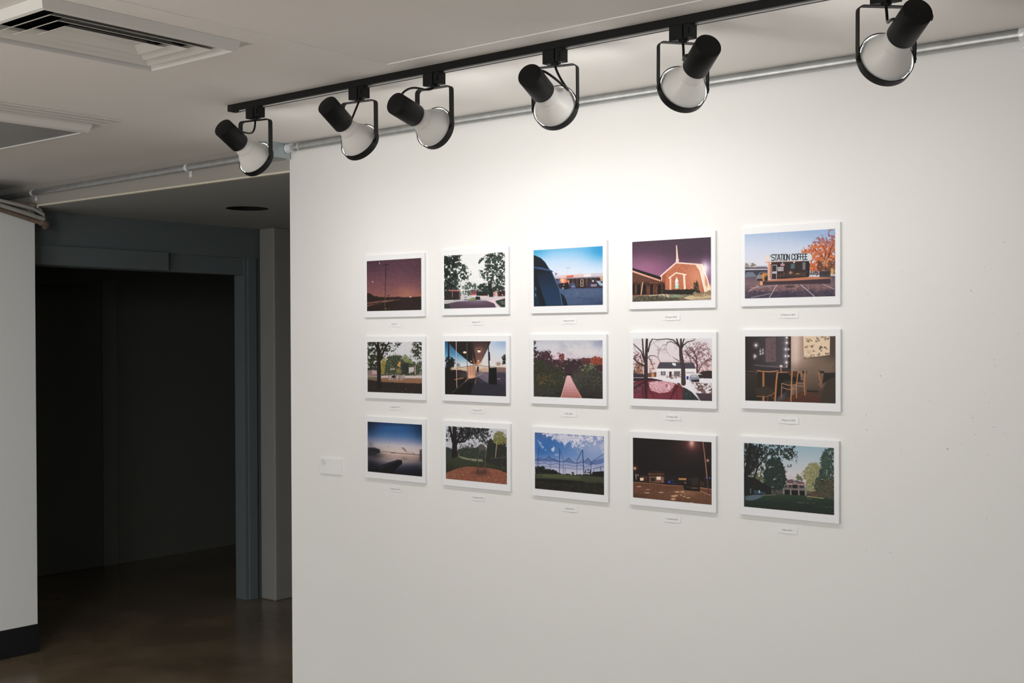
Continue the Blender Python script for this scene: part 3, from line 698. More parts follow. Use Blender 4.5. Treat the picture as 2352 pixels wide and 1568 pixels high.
def p_church():
    p = Pic((142,250),(1384,160),(150,1187),(1392,1141), 14)
    p.grad([(160,(72,56,70)),(400,(88,62,80)),(560,(112,78,100)),(760,(136,92,122)),(900,(140,96,124))])
    p.glow(360,680,330,190,(166,112,146),.75); p.glow(1150,380,360,200,(70,56,72),.7); p.glow(1340,650,110,120,(176,156,196),.9); p.glow(1290,640,50,60,(236,228,240),.9)
    p.poly([(150,1060),(700,1045),(1392,1000),(1392,1145),(150,1190)],(120,106,90),soft=8)
    p.fol([(150,1085),(560,1060),(900,1075),(900,1165),(150,1190)],[(50,46,40),(84,80,66),(120,112,90)],30,.2); p.glow(850,1085,120,24,(180,214,180),.6)
    p.line([(430,1085),(700,1060),(740,1090)],12,(226,206,170),.9); p.fol([(560,1060),(760,1060),(760,1120),(560,1110)],[(224,210,190)],14,.62)
    p.poly([(980,1110),(1060,1075),(1392,1060),(1392,1110),(1100,1125),(1150,1135),(1020,1130)],(206,184,150),soft=8); p.line([(980,1110),(1080,1135),(1392,1128)],10,(232,214,180),.9)
    # left wing
    p.poly([(148,655),(615,790),(640,850),(660,1050),(150,1090)],(58,40,34),soft=5)
    p.poly([(148,655),(612,790),(612,845),(148,690)],(36,26,24)); p.poly([(148,692),(610,838),(600,862),(148,722)],(222,170,152),soft=6); p.poly([(148,724),(590,858),(440,880),(150,880)],(104,66,52))
    p.fol([(430,890),(520,845),(660,870),(660,1050),(150,1060),(150,880)],[(70,42,32),(112,66,48)],16,.3)
    for x in (162,255,350,462,590): p.poly([(x-26,1060),(x-26,930),(x-14,906),(x+14,906),(x+26,930),(x+26,1060)],(24,18,18))
    for x in (205,300,405,432,495,540): p.line([(x,950),(x,1055)],14,(140,92,68),.7)
    p.line([(440,885),(630,868)],9,(150,92,66)); p.line([(320,878),(292,1068)],12,(226,196,166)); p.line([(150,1092),(440,1075)],8,(200,150,130))
    # brick front
    p.poly([(620,770),(850,560),(1240,590),(1340,850),(1392,1000),(1250,1020),(680,990),(660,880),(625,850)],(186,110,82),soft=5)
    p.fol([(620,770),(850,565),(1180,600),(1250,1010),(680,985),(660,870)],[(160,90,66),(190,118,90),(210,142,112)],10,.2,rough=0)
    p.glow(1170,780,140,160,(224,160,130),.7); p.poly([(620,780),(690,720),(690,985),(655,870),(625,855)],(150,80,56),.6,soft=24)
    p.line([(605,780),(850,566),(1240,592)],20,(244,216,206)); p.line([(625,775),(622,852)],12,(240,204,190))
    p.poly([(1150,600),(1250,590),(1345,850),(1392,990),(1300,1030),(1220,700)],(240,214,196),soft=8); p.poly([(1285,740),(1320,760),(1350,860),(1330,960),(1300,900)],(206,130,96),.8)
    p.line([(1250,590),(1342,850),(1350,1000)],14,(252,240,234)); p.line([(1215,650),(1300,1020)],18,(250,236,222)); p.glow(1290,690,40,120,(255,248,244),.7); p.glow(1370,950,40,50,(255,220,180),.8)
    # steeple
    p.poly([(846,555),(848,515),(852,500),(850,295),(862,295),(884,500),(892,515),(892,555)],(246,212,198),soft=5)
    # portal
    p.line([(740,806),(850,724),(1005,752)],18,(248,224,210)); p.line([(762,808),(764,990)],26,(240,200,176)); p.line([(975,765),(990,985)],30,(246,220,200))
    p.poly([(842,970),(838,850),(862,786),(886,850),(888,968)],(228,246,240)); p.poly([(846,900),(846,970),(884,970),(884,920)],(140,226,190),.8,soft=12); p.ell(868,880,10,20,(220,130,140),.7)
    p.poly([(650,870),(672,860),(682,990),(1100,975),(1215,1000),(1220,1060),(640,1055)],(40,36,30),rough=10)
    p.fol([(1120,1000),(1135,840),(1160,900),(1170,830),(1200,930),(1215,1020)],[(36,48,34),(64,70,50)],16,.2,rough=10)
    p.fol([(1110,1040),(1160,1010),(1220,1030),(1390,990),(1390,1080),(1130,1090)],[(190,168,130),(130,110,84),(222,206,176)],20,.2,rough=12)
    p.ell(1090,943,8,14,(190,170,200)); p.grain(8); return p

STROKES = {'S': [[(1,.12),(.78,0),(.22,0),(0,.12),(0,.38),(.2,.5),(.8,.5),(1,.62),(1,.88),(.78,1),(.22,1),(0,.88)]],
 'T': [[(0,0),(1,0)],[(.5,0),(.5,1)]], 'A': [[(0,1),(.42,0),(.58,0),(1,1)],[(.15,.68),(.85,.68)]], 'I': [[(.5,0),(.5,1)]],
 'O': [[(.25,0),(.75,0),(1,.15),(1,.85),(.75,1),(.25,1),(0,.85),(0,.15),(.25,0)]], 'N': [[(0,1),(0,0),(1,1),(1,0)]],
 'C': [[(1,.25),(1,.15),(.75,0),(.25,0),(0,.15),(0,.85),(.25,1),(.75,1),(1,.85),(1,.75)]], 'F': [[(1,0),(0,0),(0,1)],[(0,.5),(.8,.5)]],
 'E': [[(1,0),(0,0),(0,1),(1,1)],[(0,.5),(.8,.5)]]}

def p_coffee():
    p = Pic((120,245),(1427,155),(132,1167),(1438,1125), 15)
    p.grad([(160,(164,184,216)),(300,(186,202,226)),(450,(206,214,232)),(650,(220,220,232)),(900,(214,214,226))])
    p.glow(1300,220,400,120,(150,180,222),.6)
    p.fol([(130,660),(280,650),(305,700),(130,720)],[(110,100,90),(170,160,140)],20,.3,rough=12)
    p.poly([(300,700),(460,695),(460,730),(300,740)],(160,160,172)); p.poly([(130,715),(470,715),(470,760),(130,760)],(96,86,96)); p.line([(130,748),(460,742)],12,(220,216,226)); p.poly([(130,762),(470,755),(470,830),(130,850)],(66,64,78))
    p.pgrad([(125,840),(480,830),(480,900),(1440,830),(1440,1130),(130,1170)],[(840,(100,90,104)),(950,(130,106,112)),(1040,(104,84,92)),(1160,(74,68,88))],soft=8)
    p.fol([(200,960),(1430,940),(1430,1060),(200,1060)],[(168,130,124),(120,94,98)],46,.45,.8); p.fol([(130,1060),(1430,1030),(1430,1125),(130,1165)],[(54,50,72),(84,74,92)],60,.3,.7)
    for a,b,w in (((608,965),(500,1150),13),((955,962),(1150,1128),13),((1270,955),(1420,1020),10),((340,980),(190,1060),9),((600,975),(230,1010),6),((520,1090),(230,1150),7)): p.line([a,b],w,(196,180,186),.85)
    p.ell(800,990,70,16,(60,50,60),.7)
    for y in (790,): p.poly([(130,840),(150,790),(250,785),(300,830),(290,850),(140,860)],(120,126,142),soft=8)
    p.poly([(300,890),(310,840),(360,785),(450,780),(470,840),(460,900),(330,905)],(142,138,142),soft=8); p.poly([(340,820),(370,790),(450,786),(450,820)],(70,72,84)); p.poly([(310,880),(460,880),(460,905),(320,908)],(50,44,52))
    # tree
    org=[(206,112,66),(226,134,80),(178,96,62),(150,90,70)]
    p.fol([(935,520),(1000,430),(1090,400),(1200,360),(1330,330),(1440,300),(1440,760),(1080,780),(1070,640)],org,26,.30,rough=30)
    p.fol([(1110,370),(1150,280),(1240,250),(1330,270),(1330,170),(1440,155),(1440,420),(1200,380)],[(176,110,110),(150,96,104),(196,130,120)],22,.46,rough=24)
    p.fol([(1180,620),(1440,600),(1440,800),(1180,800)],[(70,48,46),(110,70,56),(150,96,60)],26,.35,rough=16)
    for pts in ([(1300,760),(1295,620),(1230,520),(1150,450)],[(1295,640),(1360,520),(1430,440)],[(1290,600),(1300,480),(1250,380)],[(1330,560),(1440,600)],[(1340,540),(1390,380)]): p.line(pts,(14,5),(82,52,48))
    p.glow(1300,640,40,60,(240,190,150),.6)
    # shop
    p.poly([(515,625),(1080,612),(1075,840),(1010,870),(515,885)],(56,42,44)); p.poly([(1030,620),(1068,620),(1070,830),(1030,840)],(40,34,38))
    p.pgrad([(470,650),(520,630),(518,885),(478,880)],[(470,(232,184,160)),(520,(206,150,130))],key=p.X)
    p.poly([(440,560),(450,535),(520,522),(960,506),(1080,510),(1108,540),(1108,600),(1080,622),(970,620),(520,640),(450,650)],(212,218,226),soft=5); p.poly([(440,560),(452,535),(490,528),(490,645),(445,655)],(240,214,204),.9,soft=12)
    p.line([(440,645),(520,636),(960,622)],9,(200,150,136)); p.line([(975,616),(1075,612),(1080,632)],8,(180,190,196))
    xs=(528,586,612,664,712,740,0,818,868,916,957,994,1022) ; word='STATION COFFEE'
    x=530.0
    wd={'S':40,'T':34,'A':42,'I':8,'O':34,'N':36,'C':34,'F':26,'E':26}
    k=0
    for i,ch in enumerate('STATION'):
        w=wd[ch]*.93; y0=533-(x-528)*.028; h=84-(x-528)*.006
        for st in STROKES[ch]: p.line([(x+a*w,y0+b*h) for a,b in st],12.5,(34,46,54),1,4)
        x+=w+7.5
    x=822.0
    for i,ch in enumerate('COFFEE'):
        w=wd[ch]; y0=524-(x-820)*.03; h=80
        for st in STROKES[ch]: p.line([(x+a*w,y0+b*h) for a,b in st],12.5,(34,46,54),1,4)
        x+=w+9.5
    p.line([(510,540),(510,570)],6,(60,64,70))
    p.line([(530,880),(533,682),(604,682),(602,878)],7,(206,196,200)); p.line([(533,800),(603,800)],7,(206,196,200)); p.poly([(540,775),(600,770),(600,800),(540,800)],(206,204,210),.9)
    p.poly([(660,665),(716,663),(716,690),(660,692)],(228,190,206)); p.line([(668,678),(708,676)],10,(170,70,110),.8)
    p.poly([(615,710),(705,706),(705,765),(615,770)],(186,178,180)); p.fol([(618,714),(702,710),(702,762),(618,766)],[(110,100,104)],9,.58,rough=0)
    p.poly([(808,660),(866,660),(864,730),(808,735)],(84,118,128),.9,soft=14); p.poly([(975,640),(1018,640),(1015,745),(975,745)],(140,146,148),.8,soft=14)
    for (x_,y_,r_) in ((515,655,9),(687,650,7),(855,640,11),(1078,636,9)): p.ell(x_,y_,r_,r_,(255,246,232))
    p.fol([(625,790),(1040,770),(1040,850),(625,860)],[(120,90,74),(70,54,54)],16,.5); p.glow(805,790,20,24,(232,180,130),.8); p.line([(880,806),(935,804)],8,(220,180,110),.8); p.line([(615,862),(1070,835)],6,(40,34,38))
    for x_ in range(640,1060,40): p.line([(x_,806),(x_,855)],3,(40,34,38),.7)
    p.poly([(470,895),(800,870),(1120,845),(1380,860),(1380,890),(800,905),(480,915)],(196,132,104),soft=8); p.poly([(395,920),(800,905),(1372,870),(1372,945),(800,955),(400,968)],(72,54,62)); p.poly([(355,925),(380,912),(400,925),(400,970),(362,972)],(226,166,124))
    p.poly([(388,812),(410,795),(462,800),(464,910),(398,912)],(206,140,70),soft=8); p.poly([(425,830),(466,830),(466,910),(425,912)],(54,44,40)); p.line([(390,842),(450,842)],8,(236,170,90))
    p.fol([(1080,760),(1370,755),(1370,830),(1080,830)],[(160,150,150),(60,50,52),(200,190,190)],18,.4,rough=10); p.poly([(1215,770),(1365,765),(1368,840),(1215,850)],(50,44,50),.8,soft=10); p.poly([(1370,720),(1412,725),(1410,820),(1372,822)],(226,180,120),.9,soft=14)
    p.line([(1080,800),(1370,770)],5,(70,54,60)); p.grain(5); return p

def p_park():
    p = Pic((203,210),(1215,207),(212,1148),(1222,1187), 21)
    p.grad([(210,(218,218,222)),(560,(214,214,218)),(800,(150,146,140)),(860,(170,156,150)),(950,(104,84,70)),(1000,(52,44,38)),(1190,(40,34,30))])
    dk=[(34,36,26),(54,58,42),(84,88,66)]
    p.fol([(190,200),(560,200),(620,330),(580,480),(480,560),(480,800),(200,820)],dk,34,.34,rough=40)
    p.fol([(560,200),(860,205),(820,290),(740,380),(650,400),(560,380)],[(60,64,60),(40,42,40)],24,.52,rough=30)
    p.fol([(980,200),(1220,205),(1220,560),(1110,540),(1010,480),(1050,300)],dk,26,.40,rough=36)
    p.fol([(480,620),(620,470),(760,440),(860,470),(1000,520),(1090,600),(1180,560),(1220,560),(1220,850),(480,850)],[(58,68,48),(92,102,76),(44,52,42),(120,124,92)],36,.16,rough=30)
    p.fol([(860,470),(930,445),(1000,500),(1060,600),(960,620),(850,540)],[(150,154,110),(112,120,80)],24,.28,rough=18)
    p.fol([(470,560),(530,480),(570,560),(545,720),(520,810),(470,810)],[(180,160,70),(146,136,70),(120,116,60)],24,.22,rough=14)
    p.fol([(770,640),(820,570),(845,620),(815,690)],[(220,166,100)],20,.15,rough=8); p.fol([(750,720),(800,690),(865,750),(850,800),(760,790)],[(146,134,84),(120,110,70)],20,.15,rough=10)
    p.poly([(830,620),(980,600),(990,820),(850,820)],(40,46,40),.7,soft=40)
    p.poly([(980,690),(1080,680),(1075,760),(985,800)],(206,194,196),soft=8,rough=8); p.poly([(640,705),(735,700),(735,735),(640,740)],(190,170,170),.8,rough=12); p.line([(1098,655),(1098,820)],14,(190,170,160))
    p.poly([(215,740),(390,740),(395,850),(215,860)],(150,126,126),.9,rough=16); p.poly([(290,750),(385,745),(390,810),(300,815)],(206,180,178),.8,rough=8)
    p.poly([(470,850),(1220,840),(1220,890),(470,885)],(210,196,196),soft=14,rough=10); p.poly([(470,890),(760,890),(1060,900),(1220,900),(1220,990),(480,975)],(150,112,86),soft=20,rough=12); p.poly([(215,870),(400,870),(400,910),(215,915)],(120,112,90),.9)
    p.fol([(590,830),(900,830),(910,930),(600,930)],[(60,50,44),(206,190,186),(90,70,60)],18,.35,rough=10); p.ell(705,865,40,22,(34,30,26))
    p.poly([(205,915),(470,960),(760,975),(1222,1000),(1222,1190),(205,1150)],(48,40,34),soft=20,rough=10); p.fol([(205,1000),(1220,1000),(1222,1187),(212,1148)],[(38,32,28),(62,52,42)],26,.4)
    p.line([(430,1060),(430,700),(425,480),(405,205)],(78,50),(38,30,26)); p.poly([(385,1060),(400,960),(470,960),(482,1060)],(36,30,26),rough=4); p.line([(440,560),(530,360),(620,210)],(50,16),(40,32,28)); p.line([(440,430),(500,300),(520,205)],(30,14),(42,34,30)); p.line([(400,400),(370,280),(350,205)],(30,20),(42,34,28))
    for q in ((1035,1157),(865,1148),(930,1095)): p.ell(q[0],q[1],6,6,(160,150,140),.8)
    p.grain(9); return p

def p_awning():
    p = Pic((175,187),(1258,193),(185,1130),(1262,1175), 22)
    p.grad([(190,(196,206,222)),(400,(212,218,228)),(620,(226,220,218)),(680,(214,190,170)),(760,(120,104,120)),(900,(70,62,78)),(1170,(28,32,42))])
    p.glow(1230,210,160,110,(150,180,214),.8)
    p.pgrad([(170,180),(400,180),(400,360),(640,590),(640,650),(180,680)],[(190,(40,84,120)),(420,(90,150,190)),(600,(214,220,226))],soft=6)
    p.poly([(240,185),(1005,185),(940,340),(830,565),(780,600),(700,600),(640,580),(390,365),(270,240)],(38,34,32),soft=6)
    p.pgrad([(640,185),(1005,185),(830,565),(760,620),(700,590)],[(190,(64,50,52)),(400,(104,76,78)),(560,(150,106,84))],soft=10); p.poly([(620,190),(680,190),(760,600),(720,590)],(50,36,36),.9,soft=10)
    p.glow(795,350,60,50,(200,140,110),.7); p.poly([(765,340),(825,338),(815,390),(775,390)],(255,240,220)); p.poly([(768,330),(825,330),(822,352),(768,352)],(50,34,34)); p.ell(542,388,32,18,(250,226,200)); p.ell(782,540,16,10,(255,226,190)); p.ell(655,548,14,9,(240,190,160)); p.glow(780,590,50,30,(220,160,110),.8)
    p.poly([(235,200),(262,200),(262,640),(235,640)],(30,32,36)); p.fol([(190,470),(260,450),(360,500),(370,600),(340,680),(190,700)],[(24,28,28),(40,40,38)],30,.15,rough=20)
    p.poly([(180,640),(300,690),(560,720),(600,840),(560,900),(280,1130),(185,1130)],(30,24,22),soft=12,rough=8); p.poly([(290,650),(600,640),(590,720),(430,680),(300,700)],(214,190,160),.85,soft=14,rough=10)
    p.fol([(400,590),(450,580),(450,640),(400,640)],[(110,110,110)],16,.3); p.fol([(400,690),(590,730),(580,850),(420,860)],[(40,34,36),(80,70,72),(30,26,28)],20,.2)
    p.poly([(590,640),(730,620),(740,800),(700,840),(600,850)],(210,160,130),soft=14,rough=10); p.glow(650,820,60,40,(240,190,160),.7)
    for x0,x1,w in ((680,700,8),(640,650,5),(585,600,6),(715,730,10)): p.line([(x0,500),(x1,800)],w,(120,90,80),.8)
    p.line([(385,190),(392,620),(402,1010)],(14,12),(214,180,176),.9); p.line([(580,210),(585,760)],9,(120,110,112),.8)
    p.line([(390,668),(700,618),(820,625),(1000,650),(1260,668)],8,(60,50,48),.8)
    p.poly([(760,640),(790,640),(790,740),(755,740)],(34,28,28)); p.poly([(840,660),(960,665),(960,735),(840,735)],(206,176,150),.8,rough=10)
    p.poly([(640,1125),(760,860),(740,800),(850,770),(960,860),(1262,1020),(1262,1175)],(52,50,62),soft=16); p.poly([(740,800),(850,750),(960,790),(965,940),(880,900)],(130,118,132),.8,soft=20); p.line([(710,840),(850,770)],16,(170,146,150),.9); p.line([(740,860),(725,935)],10,(226,170,150),.9); p.line([(760,860),(870,930)],6,(110,104,118),.8); p.line([(860,775),(960,850)],7,(130,124,140),.8)
    p.poly([(280,1130),(590,880),(750,840),(690,1000),(640,1130)],(24,20,22),soft=12); p.line([(310,1110),(590,880)],12,(96,84,90),.8); p.line([(550,905),(600,850)],10,(214,160,130),.9); p.line([(360,870),(510,845)],14,(214,150,120),.8)
    p.poly([(580,870),(650,855),(735,845),(720,900),(660,930),(600,930)],(44,34,34)); p.line([(640,920),(635,1110)],40,(18,16,18)); p.poly([(1110,740),(1262,740),(1262,900),(1110,860)],(66,60,80),.9,soft=10); p.line([(1115,858),(1165,862)],9,(210,160,170),.9); p.line([(1180,820),(1250,880)],4,(130,120,130),.7); p.poly([(1090,665),(1262,665),(1262,760),(1100,740)],(120,96,90),.8,rough=14); p.fol([(1195,460),(1260,410),(1262,610),(1200,590)],[(28,34,34)],30,.2,rough=20); p.ell(1130,595,40,34,(150,120,100),.7,.8)
    p.line([(955,190),(965,520),(975,700)],(14,22),(30,24,28)); p.line([(972,395),(978,525)],24,(24,22,26)); p.poly([(965,665),(1100,662),(1108,965),(962,955)],(18,18,20),soft=5)
    p.grain(5); return p

def p_boardwalk():
    p = Pic((170,235),(1303,215),(190,1150),(1320,1172), 23)
    p.grad([(215,(190,192,202)),(320,(206,206,214)),(450,(214,208,216)),(560,(206,196,204)),(1170,(60,56,50))])
    p.glow(1290,250,130,90,(120,130,172),.9); p.fol([(170,220),(1310,215),(1310,480),(170,480)],[(168,170,184),(214,212,218)],130,.5,.6,rough=0,soft=.2); p.glow(1000,400,260,70,(220,214,216),.7); p.glow(600,500,200,60,(226,196,212),.7)
    p.fol([(170,400),(300,430),(400,400),(460,430),(520,540),(700,540),(900,540),(1130,500),(1310,510),(1320,820),(180,820)],[(58,42,48),(84,58,64),(46,38,44),(104,70,72)],34,.10,rough=34)
    p.fol([(170,230),(230,240),(230,300),(175,330)],[(50,48,50)],26,.4,rough=20); p.fol([(170,340),(240,330),(210,410),(175,430)],[(44,36,44)],26,.3,rough=16)
    p.fol([(300,420),(420,395),(480,470),(420,540),(320,520)],[(70,44,54),(96,60,70)],26,.42,rough=26); p.fol([(580,450),(640,430),(700,470),(690,570),(600,600)],[(140,70,66),(96,50,54)],22,.34,rough=20)
    p.fol([(1090,540),(1200,480),(1310,500),(1315,620),(1120,600)],[(168,84,58),(128,62,50),(190,104,70)],24,.15,rough=16); p.fol([(960,520),(1120,510),(1130,620),(960,600)],[(120,62,62),(84,48,52)],22,.3,rough=20)
    p.poly([(690,580),(960,540),(960,780),(720,800)],(54,40,48),.5,soft=60)
    p.fol([(180,560),(320,520),(420,640),(640,680),(730,760),(740,800),(690,1000),(650,1160),(190,1160)],[(44,46,38),(70,72,54),(34,36,32),(98,94,70)],36,.06,rough=20)
    p.fol([(790,800),(900,740),(1020,680),(1130,600),(1230,720),(1310,760),(1325,1172),(990,1165),(860,930)],[(52,52,46),(82,80,68),(36,38,36),(112,108,94)],34,.06,rough=20)
    p.fol([(900,640),(1200,560),(1210,700),(1010,740),(910,700)],[(120,128,96)],18,.56,rough=20); p.fol([(250,780),(560,760),(540,960),(240,960)],[(112,104,60),(120,80,54)],16,.62,.8); p.glow(900,800,120,120,(90,80,76),.35); p.glow(600,1100,200,70,(24,22,24),.7); p.glow(1150,1130,200,70,(24,22,24),.6)
    p.fol([(190,1000),(660,1000),(640,1160),(190,1160)],[(34,34,34),(60,58,54),(84,82,78)],30,.3,.8); p.fol([(940,960),(1320,960),(1320,1172),(980,1165)],[(38,36,36),(66,62,60)],30,.3,.7)
    p.ell(765,790,55,26,(34,28,32),.8,.6)
    p.pgrad([(745,800),(792,800),(850,930),(985,1166),(655,1160),(700,960)],[(800,(226,186,192)),(950,(214,170,176)),(1165,(180,116,110))],soft=5)
    for y in (940,985,1030,1080,1130): p.line([(700-(y-940)*.16,y),(850+(y-940)*.52,y+4)],4,(150,100,96),.5)
    p.line([(742,800),(700,965),(650,1160)],(6,14),(222,170,160)); p.line([(795,800),(855,930),(985,1165)],(6,18),(216,150,140)); p.grain(8); return p

def p_snow():
    p = Pic((152,200),(1395,170),(170,1137),(1412,1152), 24)
    p.grad([(170,(226,220,226)),(500,(228,216,222)),(640,(232,206,206)),(800,(240,236,240)),(1150,(150,140,144))])
    p.fol([(160,400),(240,430),(330,480),(340,760),(165,800)],[(110,80,84),(170,130,130),(84,60,60)],20,.42,rough=30); p.fol([(165,600),(340,600),(340,760),(165,780)],[(222,170,140),(60,46,46)],24,.34)
    p.fol([(420,500),(500,540),(520,680),(420,760)],[(120,96,96),(200,160,150)],18,.5,rough=26); p.poly([(165,740),(350,760),(350,830),(165,830)],(70,56,64),soft=10,rough=8)
    p.poly([(400,740),(540,715),(540,792),(400,800)],(116,84,74)); p.poly([(460,738),(505,738),(505,790),(460,790)],(216,150,90))
    p.fol([(980,380),(1060,260),(1180,220),(1330,260),(1400,360),(1410,660),(1170,700),(1000,520)],[(140,106,116),(176,142,150),(104,72,80)],16,.50,rough=34)
    R=random.Random(5)
    p.branches(1175,720,1.57,130,34,(96,64,66),5,.55,.74,R); p.branches(1190,700,1.1,130,20,(104,72,74),4,.5,.75,R); p.branches(1165,700,2.1,120,18,(110,76,80),4,.5,.75,R)
    p.poly([(1170,720),(1300,680),(1410,670),(1410,800),(1215,800)],(60,46,44),soft=8,rough=10)
    p.poly([(160,810),(540,800),(1410,800),(1410,1150),(165,1140)],(238,234,240),soft=8)
    p.poly([(1080,860),(1410,880),(1410,1060),(1240,1040),(1120,900)],(116,88,86),soft=10,rough=16); p.fol([(1060,840),(1410,830),(1410,1040),(1150,1040)],[(234,226,230)],28,.55,rough=10); p.poly([(1160,1030),(1410,1040),(1412,1152),(1240,1150)],(78,64,72),soft=8)
    # house
    p.poly([(540,690),(990,690),(1165,680),(1165,800),(720,800),(540,800)],(236,226,230),soft=5); p.poly([(590,562),(900,552),(1125,562),(1160,660),(545,665)],(82,78,90),soft=5); p.poly([(545,662),(1160,650),(1165,686),(540,700)],(246,244,250),soft=5); p.poly([(785,570),(850,570),(845,620),(800,600)],(240,240,248),rough=8)
    p.line([(590,562),(1125,562)],5,(120,116,124)); p.poly([(612,704),(684,704),(684,764),(612,764)],(70,70,78)); p.poly([(626,708),(670,708),(670,758),(626,758)],(160,160,170)); p.line([(648,706),(648,762)],4,(70,70,78))
    p.poly([(745,704),(782,704),(782,804),(745,804)],(56,50,54)); p.poly([(820,698),(915,695),(915,770),(820,775)],(120,114,120)); p.fol([(800,740),(930,740),(930,800),(700,810)],[(90,70,72),(180,160,164)],14,.42); p.line([(710,770),(715,800)],10,(60,50,50))
    p.poly([(1000,705),(1150,700),(1150,765),(1000,770)],(240,234,238))
    for x in range(1012,1140,26): p.poly([(x,710),(x+14,710),(x+14,724),(x,724)],(90,84,92))
    p.poly([(1015,770),(1048,770),(1046,822),(1016,822)],(44,56,150)); p.poly([(1060,790),(1085,745),(1160,742),(1212,790),(1210,850),(1090,856),(1062,830)],(150,150,164),soft=6); p.poly([(1090,752),(1155,748),(1180,780),(1090,784)],(190,196,206)); p.poly([(1090,825),(1212,815),(1210,858),(1100,860)],(54,50,58)); p.poly([(1165,720),(1200,718),(1260,740),(1170,745)],(236,232,238),.9)
    # trees
    t=(64,52,54)
    p.line([(372,835),(370,560),(378,200)],(66,36),t); p.line([(340,520),(320,380),(305,200)],(24,22),t); p.line([(345,560),(290,400),(160,285)],(26,12),t); p.line([(400,400),(430,270),(470,200)],(26,16),t); p.line([(345,620),(240,580),(165,510)],(26,18),t); p.line([(395,500),(430,465),(500,462),(545,480),(600,560)],(16,4),t); p.line([(415,510),(460,560),(495,660)],(12,5),t); p.line([(330,580),(280,500),(170,420)],(10,4),t)
    p.line([(470,205),(560,212),(700,195),(800,210),(870,270),(905,320)],(10,22),t); p.line([(905,330),(850,270),(760,235),(710,250),(690,290),(630,295)],(16,5),t)
    p.line([(970,885),(960,640),(925,450),(918,330)],(72,50),(76,60,62)); p.poly([(935,890),(945,840),(990,840),(1006,890)],(70,56,58)); p.line([(905,330),(870,250),(850,180)],(28,20),t); p.line([(922,340),(920,185)],(34,26),t); p.line([(945,320),(950,250),(972,180)],(26,18),t); p.line([(950,300),(1020,235),(1110,215),(1140,185)],(22,8),t); p.line([(900,540),(830,500),(790,470)],(12,4),t); p.line([(1000,290),(1040,400)],(8,3),t)
    for x_,y_,an_,l_ in ((440,300,.6,70),(600,560,2.0,80),(640,295,4.2,50),(760,470,2.2,60),(480,240,5.2,60),(250,420,2.6,60),(1040,240,.6,50),(700,250,4.6,60),(545,480,1.2,50),(800,215,5.0,60)):
        p.branches(x_,y_,an_,l_,5,(128,104,110),3,.7,.75,R,.8)
    # red car roof with reflections
    p.poly([(165,880),(300,840),(470,835),(640,855),(830,880),(900,905),(965,960),(960,1140),(165,1140)],(120,52,64),soft=6)
    p.fol([(420,870),(620,850),(840,885),(780,1010),(600,1050),(440,1000)],[(226,180,190),(200,140,152),(236,206,214)],70,.05,rough=10,csc=90); p.glow(620,930,170,60,(236,200,208),.45); p.fol([(170,900),(330,900),(330,1140),(170,1140)],[(130,84,96),(90,50,62)],50,.3)
    p.poly([(165,1050),(400,1060),(960,1040),(960,1140),(165,1140)],(132,58,72),.6,soft=30); p.line([(372,840),(380,1140)],(60,46),(74,34,42)); p.line([(320,930),(330,1130)],16,(72,34,42)); p.line([(395,900),(440,1000),(510,1120)],(20,10),(80,36,44)); p.line([(340,880),(170,980)],26,(66,32,40)); p.line([(890,900),(830,1000),(770,1130)],(46,20),(88,30,40)); p.line([(840,930),(720,1050),(420,1060)],(14,8),(110,50,60)); p.line([(850,960),(880,1130)],10,(90,34,44))
    p.poly([(165,815),(460,812),(640,845),(680,855),(400,850),(165,870)],(62,40,46),soft=6); p.line([(640,850),(840,880),(950,940),(1000,1000)],10,(226,200,206)); p.poly([(960,940),(1010,960),(1110,1020),(1240,1140),(960,1140)],(48,54,56),soft=6); p.line([(1110,1020),(1230,1145)],12,(200,196,200)); p.fol([(970,980),(1090,1020),(1160,1130),(970,1135)],[(90,98,98),(30,34,36)],22,.4); p.poly([(870,890),(910,880),(1000,1000),(960,1000)],(110,50,56),.8)
    p.grain(6); return p

